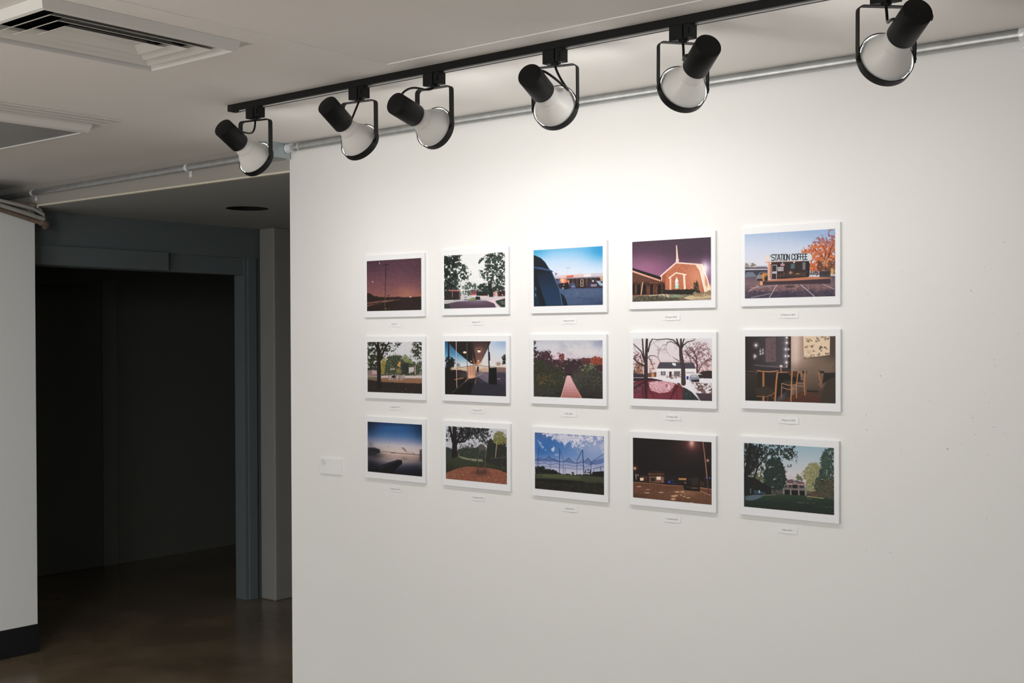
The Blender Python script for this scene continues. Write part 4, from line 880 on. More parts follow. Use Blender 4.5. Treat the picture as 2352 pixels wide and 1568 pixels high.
def p_cafe():
    p = Pic((130,180),(1470,167),(130,1120),(1472,1157), 25)
    p.grad([(130,(40,34,32)),(200,(52,44,46)),(400,(66,60,66)),(700,(84,78,84)),(810,(40,34,36)),(826,(40,34,34)),(830,(206,180,166)),(900,(214,192,180)),(960,(186,160,146)),(1150,(140,118,104)),(1470,(92,78,68))], p.X)
    p.pgrad([(828,600),(1470,520),(1475,1160),(828,1160)],[(520,(140,118,102)),(700,(126,106,92)),(900,(92,76,66)),(1000,(70,54,46)),(1150,(56,40,34))],.85,soft=160)
    p.glow(900,250,60,260,(226,204,192),.7); p.glow(1440,300,90,200,(74,62,56),.7)
    p.poly([(443,240),(470,200),(600,180),(605,545),(445,560)],(112,92,96),soft=8); p.fol([(445,210),(600,190),(605,540),(445,555)],[(84,68,76),(134,112,116)],22,.4,rough=0)
    p.glow(755,400,40,240,(150,146,156),.6); p.line([(795,180),(800,660)],28,(38,32,36)); p.line([(815,180),(818,670)],6,(20,16,18))
    for x,y,r in ((300,310,24),(285,470,20),(365,395,10),(368,435,12),(405,380,10),(405,425,12),(765,195,20),(765,270,22),(748,365,18),(790,365,14),(745,465,18),(790,465,16),(760,560,22),(762,615,10)):
        p.glow(x,y,r*1.5,r*1.5,(230,210,210),.7); p.ell(x,y,r*.55,r*.6,(255,250,246))
    p.line([(272,440),(275,510)],8,(230,214,214),.8); p.line([(365,350),(368,450)],6,(220,200,210),.8); p.line([(405,350),(405,440)],6,(220,200,210),.8)
    p.line([(275,600),(560,620),(770,635)],6,(150,140,142)); p.poly([(210,640),(826,640),(826,720),(210,700)],(58,50,54),.8,soft=10)
    # fabric picture
    p.poly([(1008,168),(1390,166),(1392,445),(1018,500)],(232,208,182),soft=5); p.line([(1018,503),(1392,450),(1396,170)],9,(60,46,40))
    R=random.Random(3)
    for x,y,r in ((1085,235,52),(1225,240,42),(1345,210,50),(1045,335,36),(1135,320,40),(1290,345,66),(1160,390,26),(1215,200,26),(1280,178,34),(1230,440,40),(1130,465,44),(1345,430,40),(1050,480,30)):
        for k in range(9):
            an=R.uniform(0,6.28); d=R.uniform(.2,.95)*r; p.ell(x+math.cos(an)*d,y+math.sin(an)*d*.7,r*.2,r*.13,(88,76,62),.9)
        p.line([(x-r*.7,y+r*.1),(x+r*.7,y-r*.05)],4,(90,78,64),.8)
    for dx in (-30,-12,8,26): p.line([(1090+dx,375),(1092+dx*.4,425)],3,(120,104,88),.8)
    # floor and dark furniture
    p.pgrad([(600,1160),(900,1010),(1060,985),(1240,1020),(1300,1157)],[(980,(96,60,44)),(1150,(84,50,36))],soft=20); p.poly([(1060,960),(1230,970),(1215,1000),(1060,985)],(44,34,32),soft=8)
    p.poly([(130,690),(330,700),(620,720),(650,700),(960,720),(970,820),(900,860),(650,1060),(620,1060),(600,1160),(130,1130)],(44,36,32),soft=10)
    p.pgrad([(130,720),(320,715),(320,1120),(130,1120)],[(720,(62,52,44)),(900,(50,44,38)),(1120,(36,32,28))],soft=20); p.poly([(650,720),(960,730),(930,860),(690,870),(620,1100),(600,900)],(24,20,18),soft=8)
    p.poly([(1240,1130),(1330,860),(1420,740),(1472,720),(1475,1160),(1210,1160)],(66,54,46),soft=20); p.poly([(1300,710),(1472,705),(1472,760),(1400,790),(1320,850),(1280,870),(1300,760)],(44,36,34),soft=8); p.line([(1290,708),(1472,706)],5,(60,50,48))
    wd_=(196,140,92)
    p.line([(320,680),(400,692),(520,695),(632,684)],(12,12),(206,150,104)); p.line([(140,690),(320,700)],8,(130,92,66)); p.line([(632,705),(780,700)],14,(190,128,84)); p.line([(320,690),(310,720)],6,(150,100,70))
    p.line([(413,718),(412,1120)],(32,34),(158,106,66)); p.line([(413,718),(410,1120)],(10,10),(190,134,88)); p.line([(622,715),(605,870),(588,1125)],(24,26),(188,128,82)); p.poly([(260,960),(330,925),(460,905),(560,950),(580,1000),(480,1050),(320,1050)],(62,50,42),soft=8); p.line([(310,1055),(460,1062),(540,1030),(580,1000)],10,(160,112,78)); p.line([(480,1070),(476,1125)],14,(120,84,58)); p.line([(520,1040),(570,1090)],6,(150,104,70))
    p.poly([(770,680),(940,690),(930,770),(850,765),(800,740)],(84,62,50),soft=6); p.poly([(690,850),(780,820),(895,840),(895,885),(760,885)],(62,52,44),soft=6)
    p.line([(842,690),(832,900),(826,1125)],(20,14),wd_); p.line([(936,690),(905,880),(908,1075)],(14,12),wd_); p.line([(690,862),(780,892),(900,885)],8,(206,160,124)); p.line([(695,925),(790,955),(895,940)],9,(196,146,110)); p.line([(690,870),(682,1070)],12,(170,122,86)); p.line([(800,900),(798,960)],6,(110,78,56))
    p.line([(975,690),(985,760)],8,wd_); p.poly([(985,680),(1060,684),(1058,720),(1000,725)],(70,54,46)); p.line([(1035,690),(1020,860),(1030,1035)],(16,12),wd_); p.line([(1055,740),(1045,860),(1052,1020)],(8,6),(150,104,72)); p.line([(920,855),(1010,858)],8,(196,150,116)); p.line([(915,900),(1010,908)],8,(190,142,106)); p.poly([(920,825),(1005,820),(1010,852),(920,850)],(56,46,40))
    p.poly([(1222,682),(1300,680),(1310,705),(1270,715)],(44,34,32)); p.line([(1225,695),(1245,790),(1262,860)],(14,12),(176,124,84)); p.line([(1255,750),(1280,850)],8,(160,112,76)); p.fol([(1232,865),(1290,870),(1262,960),(1240,920)],[(150,110,84)],20,.3)
    p.line([(680,690),(678,645)],16,(190,160,160),.8); p.ell(680,613,24,18,(232,204,196)); p.grain(5); return p

def p_lake():
    p = Pic((195,180),(1158,243),(205,1072),(1163,1168), 31)
    k=p.Y-(p.X-200)*.065
    p.grad([(180,(34,62,104)),(300,(46,92,146)),(420,(92,128,176)),(500,(150,160,192)),(580,(206,200,206)),(680,(220,204,200)),(720,(226,200,190)),(760,(200,172,164)),(860,(176,160,160)),(930,(96,94,116)),(1000,(44,48,66)),(1110,(20,24,32))],k)
    p.glow(190,180,190,260,(18,34,56),.95); p.glow(1170,240,160,260,(16,42,72),.95); p.glow(700,300,280,60,(60,118,176),.5); p.glow(200,1040,260,300,(12,16,26),.95); p.glow(1170,1120,320,200,(16,20,30),.95); p.glow(1170,900,90,120,(80,76,84),.6)
    p.glow(250,590,60,60,(110,110,126),.6)
    p.poly([(195,640),(260,640),(360,655),(430,690),(430,740),(340,780),(200,800)],(40,38,46),soft=26,rough=12); p.glow(330,790,150,50,(54,52,64),.8)
    p.line([(440,708),(700,742),(860,758),(1160,785)],(8,12),(96,78,80),.95,8); p.poly([(620,736),(700,732),(700,750),(620,748)],(84,70,76),.7,soft=10)
    p.fol([(800,635),(860,660),(900,720),(980,720),(1040,760),(980,760),(880,720),(830,680)],[(110,90,96),(150,120,120)],26,.35,.7,rough=14); p.poly([(1120,690),(1160,680),(1163,900),(1120,880)],(50,50,60),.8,soft=30)
    p.glow(860,850,50,30,(120,108,116),.6); p.glow(560,850,60,20,(150,136,144),.5); p.glow(575,630,20,14,(170,160,168),.7)
    p.poly([(230,1075),(440,960),(740,864),(815,872),(820,935),(760,985),(650,1105),(205,1078)],(16,15,20),soft=8); p.poly([(400,975),(740,864),(800,874),(560,975),(420,1040)],(46,44,58),.8,soft=10); p.grain(7,12); return p

def p_mulch():
    p = Pic((173,205),(1188,265),(182,1085),(1195,1183), 32)
    p.grad([(205,(206,208,218)),(560,(206,206,214)),(700,(70,78,62)),(1180,(60,56,44))])
    p.poly([(175,555),(250,575),(300,610),(300,700),(175,700)],(60,66,66),soft=10,rough=10)
    p.fol([(370,600),(480,560),(600,570),(720,560),(860,600),(870,780),(370,740)],[(46,52,44),(68,76,62),(36,40,36)],30,.08,rough=18)
    p.fol([(860,480),(920,410),(970,460),(1000,440),(1190,460),(1195,900),(860,850)],[(40,44,40),(56,60,50),(30,32,30)],34,.05,rough=16); p.fol([(960,400),(1000,320),(1050,290),(1130,310),(1190,400),(1190,480),(1060,520),(970,480)],[(140,138,84),(112,116,76),(170,156,90)],26,.18,rough=18)
    p.fol([(170,205),(950,225),(940,330),(860,500),(760,480),(600,420),(420,520),(300,400),(200,460),(170,430)],[(40,42,44),(58,60,60),(84,84,88)],24,.42,rough=30); p.fol([(400,220),(900,240),(860,330),(560,380),(420,400)],[(34,36,38),(50,52,52)],26,.3,rough=20); p.fol([(400,520),(700,460),(720,580),(420,600)],[(70,72,76)],18,.55,rough=20)
    R=random.Random(8); t=(34,32,32)
    p.line([(325,745),(330,560),(330,380),(320,210)],(96,60),t); p.line([(300,470),(270,330),(235,210)],(44,26),t); p.line([(350,520),(410,400),(440,215)],(44,20),t); p.line([(370,480),(500,470),(570,380),(590,260)],(30,12),t); p.line([(420,470),(560,330),(640,240)],(22,10),t); p.line([(560,350),(660,470),(700,540)],(10,5),t); p.line([(600,290),(800,340),(860,480)],(9,4),(60,60,64)); p.line([(760,280),(830,400),(850,520)],6,(120,116,118))
    p.pgrad([(180,690),(300,740),(380,720),(600,740),(850,810),(1060,880),(1195,960),(1195,1000),(180,1000)],[(700,(62,68,52)),(850,(62,68,50)),(960,(56,52,40))],soft=10); p.poly([(380,715),(440,715),(560,745),(800,765),(800,800),(640,792),(470,755)],(140,142,116),soft=12); p.ell(600,773,8,12,(40,36,36)); p.glow(230,900,90,90,(44,48,38),.7); p.ell(405,695,10,26,(150,140,110),.7)
    p.poly([(185,1085),(190,985),(330,930),(470,890),(620,885),(860,905),(1060,935),(1195,995),(1195,1185)],(156,100,78),soft=12,rough=12); p.fol([(185,1080),(240,970),(500,895),(860,910),(1195,1000),(1195,1183)],[(128,80,62),(176,116,92),(110,66,54),(190,136,112)],13,.2,rough=6)
    p.glow(780,985,120,50,(84,56,48),.8); p.glow(430,930,80,16,(120,84,66),.6)
    g=(96,88,86)
    for x0,x1 in ((715,720),(835,838)): p.line([(x0,560),(x1,1000)],(18,13),(66,60,60)); p.line([(x0+8,700),(x1+8,900)],5,(140,120,112),.8)
    p.line([(850,560),(850,740)],12,(120,118,96),.8); p.poly([(730,530),(780,505),(830,530),(825,620),(735,610)],(92,86,86),soft=10); 
    for y in (845,880,915,950,985): p.line([(722,y),(838,y+6)],5,(70,60,58))
    p.line([(1030,480),(1008,730)],(14,10),(180,166,130)); p.line([(920,745),(1010,745),(1190,720)],9,(96,94,92)); p.fol([(860,760),(1190,740),(1190,900),(1060,880)],[(40,38,38),(64,62,60)],14,.3)
    for x in (1115,1178): p.line([(x,735),(x,900)],6,(84,82,80))
    p.grain(7); return p

def p_nets():
    p = Pic((193,158),(1328,237),(207,1073),(1343,1192), 33)
    k=p.Y-(p.X-200)*.07
    p.grad([(160,(84,104,160)),(300,(70,120,184)),(480,(96,140,200)),(620,(150,164,206)),(760,(196,198,220)),(820,(206,202,218))],k)
    p.glow(1200,400,360,260,(186,190,218),.8); p.glow(350,450,200,120,(46,104,172),.6); p.glow(1100,280,200,80,(150,164,206),.6)
    p.fol([(260,170),(560,170),(1328,230),(1200,360),(900,460),(760,380),(520,290),(400,230)],[(206,208,228),(228,224,236),(176,186,218)],90,.40,.95,rough=50,soft=.2); p.fol([(700,230),(1000,240),(1000,400),(840,420)],[(226,222,236)],70,.35,.8,rough=40,soft=.2)
    p.fol([(240,290),(300,320),(390,450),(330,420)],[(176,190,222)],40,.3,.8,rough=16,soft=.2); p.fol([(480,440),(520,400),(545,460),(480,475)],[(206,212,232)],30,.2,.9,rough=12); p.ell(570,530,34,14,(170,190,226),.8,.8)
    p.fol([(1220,380),(1330,340),(1330,520)],[(206,204,222)],60,.3,.7,rough=30,soft=.2)
    net=(56,72,118)
    top=[(205,590),(245,580),(290,570),(340,600),(400,580),(445,548),(490,590),(540,590),(620,640),(690,630),(766,575),(830,640),(900,665),(1000,650),(1010,640),(1080,585),(1130,640),(1230,610),(1340,590),(1340,650),(1230,690),(1130,690),(1010,660),(900,680),(820,670),(700,650),(620,650),(480,635),(205,620)]
    p.poly(top,(70,104,160),.55,soft=5)
    for pts in ([(205,600),(260,590),(290,570),(320,592),(390,590),(445,550),(500,605),(600,640),(690,640),(740,610),(766,575),(800,620),(860,660),(920,668),(1000,650)],[(205,622),(380,620),(470,620),(510,590),(560,610),(620,642)],[(900,670),(960,640),(1000,610),(1020,640),(1060,620),(1082,585),(1110,620),(1135,670),(1200,690),(1290,670),(1340,640)],[(1010,650),(1080,690),(1140,690),(1200,640)],[(205,660),(300,670),(380,655),(440,690),(520,680),(570,668),(660,705),(750,690),(830,715),(900,715),(960,700),(1030,735),(1090,725),(1140,690)]):
        p.line(pts,6,net,.9)
    p.line([(340,712),(620,735),(900,762),(1125,770)],6,net,.85)
    for a,b,w in (((265,410),(235,860),8),((275,600),(275,840),5),((616,430),(616,900),10),((679,600),(680,860),5),((466,640),(466,760),5),((712,740),(714,830),5),((900,640),(905,930),6),((990,455),(1025,960),12),((1128,650),(1132,920),7),((1120,770),(1122,840),7)): p.line([a,b],w,(44,52,88),.95)
    p.line([(265,410),(440,500)],3,(90,130,190),.7); p.line([(622,460),(680,610)],5,(60,76,120)); p.line([(990,455),(900,630)],8,(44,48,78)); p.line([(1130,650),(1340,518)],7,(52,54,80)); p.line([(1170,760),(1340,722)],8,(44,40,56)); p.line([(1175,760),(1175,800)],5,(44,40,56)); p.line([(1280,740),(1288,810)],8,(44,40,56))
    p.fol([(205,720),(280,720),(340,700),(380,760),(430,750),(520,770),(620,830),(800,850),(1000,850),(1160,840),(1160,900),(205,880)],[(24,26,26),(36,38,34)],30,.1,rough=12)
    p.poly([(205,840),(340,835),(640,850),(1160,880),(1340,880),(1343,990),(205,930)],(70,76,56),soft=8,rough=4); p.poly([(330,840),(640,850),(960,880),(960,930),(340,890)],(92,98,66),.8,soft=14); p.poly([(1150,812),(1338,800),(1343,900),(1150,880)],(28,24,26)); p.poly([(818,812),(856,816),(856,838),(818,836)],(24,24,30)); p.line([(836,838),(836,858)],4,(24,24,30)); p.line([(245,842),(330,842)],8,(110,104,96),.9); p.fol([(1040,780),(1130,780),(1140,850),(1040,850)],[(50,50,60)],20,.4)
    p.poly([(205,905),(500,920),(960,960),(1343,990),(1343,1192),(205,1075)],(30,28,24),soft=14); p.fol([(205,950),(1343,1010),(1343,1192),(205,1075)],[(26,26,22),(50,48,38),(38,36,28)],34,.35); p.line([(380,925),(520,915)],10,(70,66,52),.7); p.line([(1020,975),(1210,990)],10,(110,96,88),.7); p.grain(6); return p

def p_nightlot():
    p = Pic((147,167),(1368,235),(153,1080),(1372,1193), 34)
    k=p.Y-(p.X-150)*.075
    p.grad([(160,(26,20,19)),(700,(24,18,17)),(740,(40,28,24)),(800,(96,66,50)),(860,(110,74,54)),(1000,(124,86,64)),(1100,(110,76,56))],k)
    p.glow(1070,260,260,200,(92,52,52),.75); p.glow(1075,270,90,110,(170,96,96),.8); p.glow(1070,250,36,60,(255,214,200),1); p.glow(1000,480,240,200,(50,32,34),.5)
    p.ell(183,637,20,20,(255,226,200)); p.glow(183,637,44,40,(180,110,80),.6); p.ell(1311,516,18,18,(255,244,230)); p.glow(1311,516,40,40,(120,80,70),.6)
    p.poly([(150,690),(400,720),(690,740),(960,780),(1370,800),(1370,950),(150,845)],(34,26,24),soft=14)
    p.poly([(390,712),(640,715),(650,690),(530,672),(400,695)],(60,36,26),.8); p.line([(395,720),(650,724)],7,(170,116,80)); p.poly([(410,760),(650,765),(650,860),(410,850)],(120,88,74),rough=6); p.poly([(440,780),(510,785),(510,835),(440,835)],(50,34,30)); p.fol([(400,728),(650,730),(650,760),(400,757)],[(120,80,60),(60,40,32)],14,.3)
    p.poly([(525,765),(600,765),(600,812),(530,812)],(250,226,210),soft=10,rough=6); p.line([(625,780),(625,850)],12,(180,130,96)); p.poly([(265,780),(328,780),(322,825),(268,825)],(250,220,196),soft=8); p.line([(200,725),(205,800)],9,(214,180,176)); p.ell(232,742,14,12,(170,130,110)); p.fol([(330,780),(420,760),(415,835),(340,830)],[(30,22,20),(110,76,58)],16,.3); p.line([(280,755),(360,765)],6,(170,100,60),.8)
    p.ell(727,847,18,17,(70,90,220)); p.line([(760,865),(850,868)],7,(46,60,150),.9); p.line([(750,820),(800,822)],6,(120,130,160),.7); p.poly([(872,785),(992,788),(988,815),(872,810)],(206,150,90)); p.ell(1280,782,20,8,(60,60,140)); p.ell(1342,782,14,12,(90,96,200)); p.line([(1050,800),(1060,835)],8,(150,110,96),.8)
    p.line([(150,848),(520,872),(700,895),(940,905)],10,(196,136,100),.9,10); p.fol([(150,860),(1370,960),(1372,1193),(153,1080)],[(140,98,74),(96,66,50),(120,84,62)],50,.3,.6,rough=0)
    p.glow(1000,1010,180,60,(170,124,96),.6); p.glow(200,1060,180,50,(84,56,44),.7)
    for x,y,w,h in ((850,995,34,10),(930,995,30,10),(800,1060,44,14),(840,1048,20,8),(1020,1085,30,8),(790,1105,36,16),(600,1003,40,8),(380,1010,44,7),(250,915,40,7),(395,962,30,5),(910,1045,14,7),(960,1065,20,7),(1070,1160,24,8)): p.ell(x,y,w,h,(226,184,150),.9,.9)
    p.poly([(1040,870),(1070,765),(1180,770),(1195,830),(1195,985),(1040,970)],(30,22,20),soft=6); p.poly([(1075,775),(1175,778),(1170,900),(1070,890)],(58,46,40),.9); p.poly([(945,890),(975,840),(1040,845),(1045,950),(985,965),(950,930)],(24,20,22),rough=4); p.ell(975,855,16,12,(160,110,100),.9); p.poly([(1060,925),(1165,930),(1160,948),(1065,944)],(130,90,64),.9); p.poly([(950,930),(1195,960),(1195,985),(960,968)],(12,10,10),soft=5); p.line([(985,918),(1030,925)],8,(110,84,70),.8)
    p.poly([(1195,820),(1250,850),(1260,900),(1200,900)],(90,56,44),.8,rough=12); p.line([(1200,930),(1372,955)],14,(190,136,104),.9); p.line([(1200,985),(1355,1045)],9,(200,150,120),.95); p.line([(1240,232),(1275,520),(1325,1010)],(13,17),(168,120,98)); p.line([(1305,800),(1325,1010)],16,(60,42,36),.8); p.grain(6); return p

def p_lawn():
    p = Pic((100,173),(1388,228),(115,1077),(1398,1173), 35)
    p.grad([(180,(160,188,204)),(400,(190,204,214)),(600,(218,214,218)),(720,(214,200,206)),(900,(60,70,60)),(1170,(30,42,36))])
    dk=[(26,34,34),(40,50,48),(58,70,64),(96,112,106)]
    p.fol([(100,175),(850,205),(870,330),(860,420),(760,420),(640,380),(480,360),(420,560),(300,640),(110,640)],dk,26,.36,rough=34)
    p.fol([(100,180),(420,190),(380,380),(250,600),(110,620)],[(28,34,34),(44,50,48)],34,.30,rough=20); p.fol([(740,470),(800,470),(790,510),(745,505)],dk,22,.4,rough=12)
    p.fol([(170,620),(440,560),(480,700),(420,800),(180,780)],[(96,110,70),(60,74,54),(150,160,100)],28,.3,rough=24); p.fol([(430,440),(540,360),(640,380),(720,520),(730,660),(720,780),(700,860),(420,860),(400,700)],[(34,52,48),(48,68,58),(26,38,38),(66,88,70)],30,.10,rough=26)
    p.fol([(950,600),(1040,460),(1150,450),(1240,500),(1300,620),(1300,900),(1040,900),(1010,760)],[(160,158,118),(130,132,96),(184,178,136),(96,104,76)],28,.10,rough=24); p.fol([(860,640),(910,590),(950,660),(960,700),(870,700)],[(110,120,90)],20,.25,rough=14)
    p.fol([(1190,400),(1260,230),(1390,225),(1398,960),(1260,930),(1140,860),(1110,740),(1220,520)],[(50,74,70),(80,104,90),(36,50,48),(120,132,110)],28,.14,rough=26); p.fol([(1140,700),(1398,640),(1398,950),(1200,920)],[(40,50,44),(110,100,76),(26,32,30)],26,.3,rough=14); p.fol([(1040,840),(1200,840),(1200,920),(1040,900)],[(70,60,52),(120,90,76)],18,.2,rough=12)
    for pts,w in (([(150,900),(140,620),(180,400),(200,180)],(80,40)),([(240,880),(250,700),(320,500),(440,340),(540,290)],(34,10)),([(180,620),(280,420),(330,200)],(30,14)),([(120,560),(110,480)],(14,10)),([(320,560),(420,480)],(10,5))): p.line(pts,w,(24,26,26))
    p.poly([(110,640),(260,660),(500,800),(520,905),(120,920)],(28,28,28),soft=20,rough=14); p.line([(215,820),(212,885)],10,(130,170,180),.8); p.poly([(255,840),(350,850),(440,880),(440,895),(260,890)],(60,80,100),rough=6); p.ell(340,860,12,22,(190,210,220),.8)
    p.poly([(735,690),(810,680),(980,720),(985,745),(735,740)],(112,92,96),soft=5); p.line([(735,740),(985,750)],9,(206,160,150)); p.poly([(705,752),(985,756),(985,838),(705,825)],(130,122,120)); p.poly([(815,752),(890,754),(890,806),(815,804)],(34,34,38)); p.poly([(710,765),(745,765),(745,800),(710,798)],(70,66,70),rough=5); p.poly([(762,758),(805,760),(805,802),(762,800)],(66,62,66)); p.poly([(915,765),(980,768),(980,800),(915,798)],(60,58,62)); p.line([(840,700),(840,720)],30,(200,196,206),.7); p.poly([(815,702),(890,705),(890,735),(815,730)],(90,80,86)); p.line([(830,722),(880,724)],7,(206,196,200))
    p.poly([(690,825),(1015,840),(1015,905),(690,895)],(22,18,20))
    for x,w in ((693,22),(792,20),(906,20),(1003,26)): p.line([(x,826),(x+2,900)],w,(150,138,132))
    p.fol([(560,840),(690,840),(690,895),(560,895)],[(60,54,50),(120,110,100)],16,.4)
    p.pgrad([(115,915),(560,895),(1020,905),(1250,940),(1398,960),(1398,1175),(115,1080)],[(900,(52,72,50)),(960,(42,62,48)),(1080,(32,46,40)),(1170,(28,38,34))],soft=8)
    p.poly([(130,935),(260,905),(420,905),(330,960),(250,985),(140,985)],(96,112,126),soft=12); p.line([(400,912),(580,900)],7,(170,150,130),.8); p.line([(1020,915),(1250,938)],10,(196,176,124),.95); p.line([(870,1003),(1130,1012)],8,(130,136,88),.9,8); p.line([(1160,1055),(1380,1062)],10,(110,118,76),.9,10); p.line([(1015,948),(1080,952)],8,(130,130,90),.8); p.line([(450,968),(500,966)],6,(90,100,76),.7)
    p.fol([(120,990),(1398,1000),(1398,1170),(115,1077)],[(26,38,32),(40,54,44)],22,.4,.7,rough=0); p.grain(6); return p

# ---------------------------------------------------------------- the fifteen prints
def pic_mesh(name, p, w_, h_, parent):
    me = bpy.data.meshes.new(name)
    xs = np.linspace(0, w_, PW); zs = np.linspace(0, -h_, PH)
    gx, gz = np.meshgrid(xs, zs)
    co = np.stack([gx.ravel(), np.zeros(PW*PH), gz.ravel()], -1).astype(np.float32)
    me.vertices.add(PW*PH); me.vertices.foreach_set('co', co.ravel())
    i = np.arange(PH-1)[:, None]*PW+np.arange(PW-1)[None, :]; i = i.ravel()
    q = np.stack([i, i+PW, i+PW+1, i+1], -1).astype(np.int32)
    me.loops.add(q.size); me.loops.foreach_set('vertex_index', q.ravel())
    me.polygons.add(len(q)); me.polygons.foreach_set('loop_start', (np.arange(len(q))*4).astype(np.int32))
    me.polygons.foreach_set('loop_total', np.full(len(q), 4, np.int32))
    me.update(); me.validate()
    at = me.color_attributes.new('ink', 'FLOAT_COLOR', 'POINT')
    c = np.clip(p.c/255.0, 0, 1); lin = np.where(c <= 0.04045, c/12.92, ((c+0.055)/1.055)**2.4)
    lin = np.clip(0.95*lin**1.10, 0, 0.85)
    rgba = np.ones((PW*PH, 4), np.float32); rgba[:, :3] = lin.reshape(-1, 3)
    at.data.foreach_set('color', rgba.ravel())
    me.materials.append(M_PHOTO)
    o = bpy.data.objects.new(name, me); COL.objects.link(o); o.parent = parent
    return o

M_PHOTO = bpy.data.materials.new('printed_photo_inks'); M_PHOTO.use_nodes = True
_nt = M_PHOTO.node_tree; _b = _nt.nodes['Principled BSDF']; _b.inputs['Roughness'].default_value = 0.5
_b.inputs['Specular IOR Level'].default_value = 0.25
_a = _nt.nodes.new('ShaderNodeVertexColor'); _a.layer_name = 'ink'
_nt.links.new(_a.outputs['Color'], _b.inputs['Base Color'])

IW, IH = 0.292, 0.1947
THK = 0.0095
DG = bpy.context
def text_mesh(name, s, size, mtl, parent, loc, align='CENTER'):
    cu = bpy.data.curves.new(name, 'FONT'); cu.body = s; cu.size = size; cu.align_x = align
    tmp = bpy.data.objects.new(name, cu); COL.objects.link(tmp)
    dg = bpy.context.evaluated_depsgraph_get()
    me = bpy.data.meshes.new_from_object(tmp.evaluated_get(dg))
    bpy.data.objects.remove(tmp, do_unlink=True); bpy.data.curves.remove(cu)
    me.transform(Matrix.Rotation(math.pi/2, 4, 'X'))
    me.name = name; me.materials.clear(); me.materials.append(mtl)
    o = bpy.data.objects.new(name, me); COL.objects.link(o); o.parent = parent; o.location = loc
    return o

PR = [
 # u (image left), image top z, painter, label, caption, caption label
 (0.4396, 1.9344, p_pole,   'print of a lone utility pole by a road under a dusky mauve sky', '2 June 2017'),
 (0.8474, 1.9370, p_street, 'print of a cul-de-sac between big dark trees under a white sky', '18 August 2017'),
 (1.2683, 1.9373, p_mall,   'print of a shopping strip and parked cars with a dark car pillar at left', '1 September 2017'),
 (1.6777, 1.9446, p_church, 'print of a floodlit brick church with white steeple at night', '22 August 2018'),
 (2.0871, 1.9460, p_coffee, 'print of a STATION COFFEE kiosk beside an orange autumn tree', '22 February 2017'),
 (0.4407, 1.6202, p_park,   'print of a park tree trunk with a small yellow sapling and sunlit street behind', '11 November 2017'),
 (0.8495, 1.6220, p_awning, 'print looking along a covered walkway with ceiling lamps and reflecting glass', '11 October 2017'),
 (1.2663, 1.6252, p_boardwalk, 'print of a pinkish boardwalk running into dark shrubs', '19 May 2018'),
 (1.6802, 1.6304, p_snow,   'print of a white house in snow seen over a red car roof', '7 October 2017'),
 (2.0876, 1.6359, p_cafe,   'print of wooden cafe chairs by a dark window with bulbs', '25 January 2018'),
 (0.4394, 1.3095, p_lake,   'print of a jetty on a still lake under a deep blue vignetted sky', '17 November 2017'),
 (0.8520, 1.3103, p_mulch,  'print of a playground climbing frame on orange bark mulch under a tree', '17 September 2016'),
 (1.2705, 1.3059, p_nets,   'print of tall practice nets against a blue cloudy sky', '24 April 2017'),
 (1.6777, 1.3079, p_nightlot, 'print of a parking lot at night with one reddish street lamp', '11 October 2017'),
 (2.0824, 1.3121, p_lawn,   'print of a house across a shaded green lawn framed by trees', '14 June 2017')]
ROWN = ('top', 'middle', 'bottom'); COLN = ('far left', 'second', 'centre', 'fourth', 'rightmost')
CAPN = ('utility pole', 'cul-de-sac', 'shopping strip', 'brick church', 'STATION COFFEE', 'park tree', 'covered walkway', 'boardwalk',
        'snowy white house', 'cafe chairs', 'lake jetty', 'bark mulch playground', 'practice nets', 'night parking lot', 'green lawn')
rr = random.Random(4)
for i, (u, zt, fn, lab, cap) in enumerate(PR):
    root = empty('photo_print', (u, 0.0, zt))
    tag(root, 'white-bordered ' + lab, 'photo print', 'photo prints hung on the white wall')
    bm = bmesh.new(); bm_box(bm, -0.0150, IW+0.0150, -THK, 0.0, -IH-0.0245, 0.0200)
    make('mounting_board', bm, M_PAPER, root, bevel=0.0006, seg=1)
    pc = pic_mesh('picture', fn(), IW, IH, root); pc.location = (0, -THK-0.00035, 0)
    # caption card: thin, slightly curled paper pinned under the print
    row = i//5
    dz = (0.0165, 0.0205, 0.0245)[row]; cw, chh = 0.064, 0.0205
    cx = IW/2 + (-0.004, 0.003, -0.002, -0.004, -0.006)[i % 5]
    zc0 = -IH-0.0245-dz
    card = empty('caption_card', (u+cx, 0.0, zt+zc0))
    tag(card, 'small white date card pinned under the %s print' % CAPN[i], 'caption card', 'date cards under the prints')
    curl = rr.uniform(0.0002, 0.0007); b2 = rr.uniform(-0.0012, 0.0012)
    nx = 14; bm = bmesh.new(); g = []
    for kx in range(nx+1):
        sx = kx/nx-0.5; yb = -0.0012-curl*(1+math.cos(sx*9+b2*900)); yt = -0.0007
        g.append([bm.verts.new((sx*cw, y, z)) for y, z in ((yt, 0), (yb, -chh), (yb+0.0004, -chh), (yt+0.0004, 0))])
    for a, b in zip(g, g[1:]):
        for k in range(4): bm.faces.new((a[k], a[(k+1) % 4], b[(k+1) % 4], b[k]))
    bm.faces.new(g[0]); bm.faces.new(g[-1][::-1])
    make('paper', bm, M_CARD, card)
    text_mesh('date_text', cap, 0.0066, M_INK, card, (-0.001, -0.0013-curl*1.2, -chh*0.60))

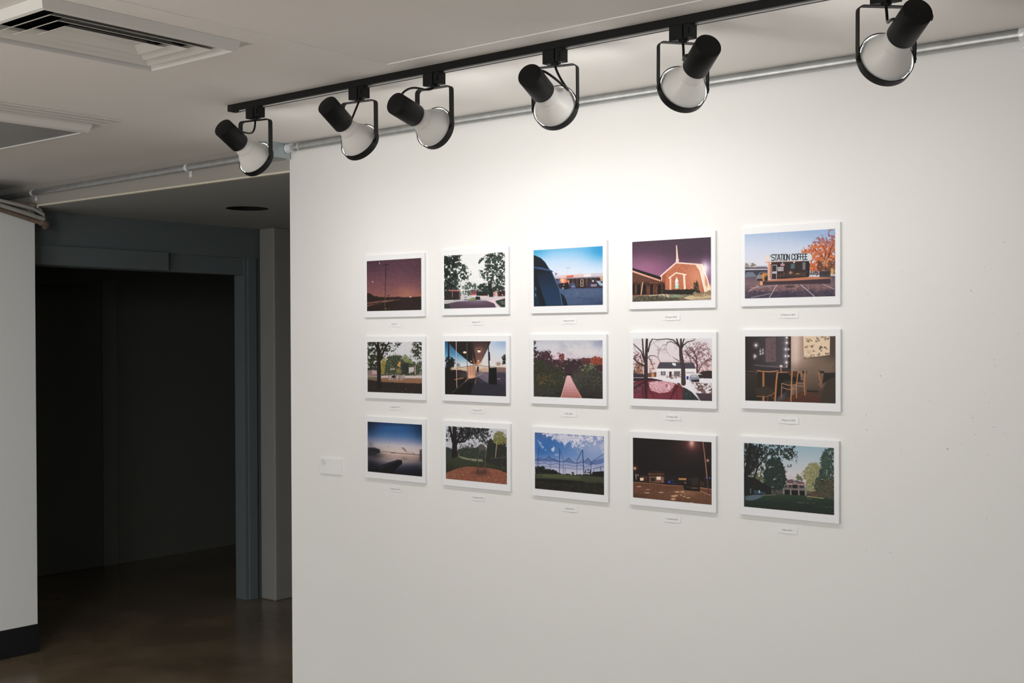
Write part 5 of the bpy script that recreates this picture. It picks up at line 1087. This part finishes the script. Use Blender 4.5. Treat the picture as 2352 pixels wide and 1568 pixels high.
# title label at the left
tl = tag(empty('title_label', (0.1605, 0.0, 1.1512)), 'small white wall label with four short lines of text, left of the lake jetty print', 'wall label')
bm = bmesh.new(); bm_box(bm, 0, 0.1235, -0.0062, 0, -0.0625, 0)
make('board', bm, M_CARD, tl, bevel=0.0006, seg=1)
bm = bmesh.new()
for k, n_ in enumerate((5, 8, 6, 4)):
    xx = 0.0075; z0 = -0.0065-k*0.0072
    for j in range(n_):
        w_ = rr.uniform(0.0022, 0.0038)
        bm_box(bm, xx, xx+w_*0.75, -0.0066, -0.0061, z0-rr.uniform(0.0018, 0.0026), z0-0.0003)
        xx += w_+0.0008+(0.0014 if rr.random() < 0.2 else 0)
make('print_lines', bm, M_INK, tl)

# nail holes and small scuffs in the paint of the right hand part of the wall: parts of that wall
NH = [(2.4699, 1.7553, 1), (2.4772, 1.7522, 0.8), (2.5382, 1.7566, 0.8), (2.5728, 1.8177, 0.9), (2.8513, 1.8838, 1.2), (2.8009, 1.8195, 1), (2.7626, 1.7584, 1.3), (2.7654, 1.7555, 1), (2.8256, 1.6929, 0.9), (2.8872, 1.6409, 1), (2.4717, 1.5867, 1), (2.5101, 1.5232, 1.6), (2.8264, 1.5718, 1.1), (2.8273, 1.5539, 1.1), (2.5713, 1.4808, 0.8), (2.6519, 1.4576, 1), (2.7996, 1.4828, 0.8), (2.8107, 1.4567, 1), (2.4672, 1.4109, 1.2), (2.5427, 1.4107, 1), (2.7679, 1.4145, 1.2), (2.4692, 1.3687, 1.3), (2.5376, 1.3698, 0.8), (2.8244, 1.3913, 1.3), (2.7753, 1.3702, 1.1), (2.8527, 1.3757, 1), (2.7376, 1.3435, 1), (2.7003, 1.3262, 2.0), (2.8069, 1.316, 1), (2.57, 1.317, 1), (2.8049, 1.144, 1), (2.5708, 1.1443, 0.7), (2.4665, 1.0234, 1.2), (2.5391, 1.0262, 1.2), (2.7722, 1.0231, 0.8), (2.0117, 1.4107, 1), (2.0, 1.591, 0.7), (2.1816, 1.3381, 0.8)]

hole0 = None
for (x, z, r_) in NH:
    if hole0 is None:
        bm = bmesh.new(); bm_lathe(bm, [(0, 0), (0.0002, 0.0016), (0.0005, 0.0010), (0.0005, 0)], (0, 0, 0), (0, -1, 0), 10)
        hole0 = make('nail_hole', bm, M_SPOT, wall_main); o = hole0
    else:
        o = hole0.copy(); COL.objects.link(o); o.parent = wall_main
    o.location = (x, 0.0, z); o.scale = (0.62*r_, 1, 0.62*r_)
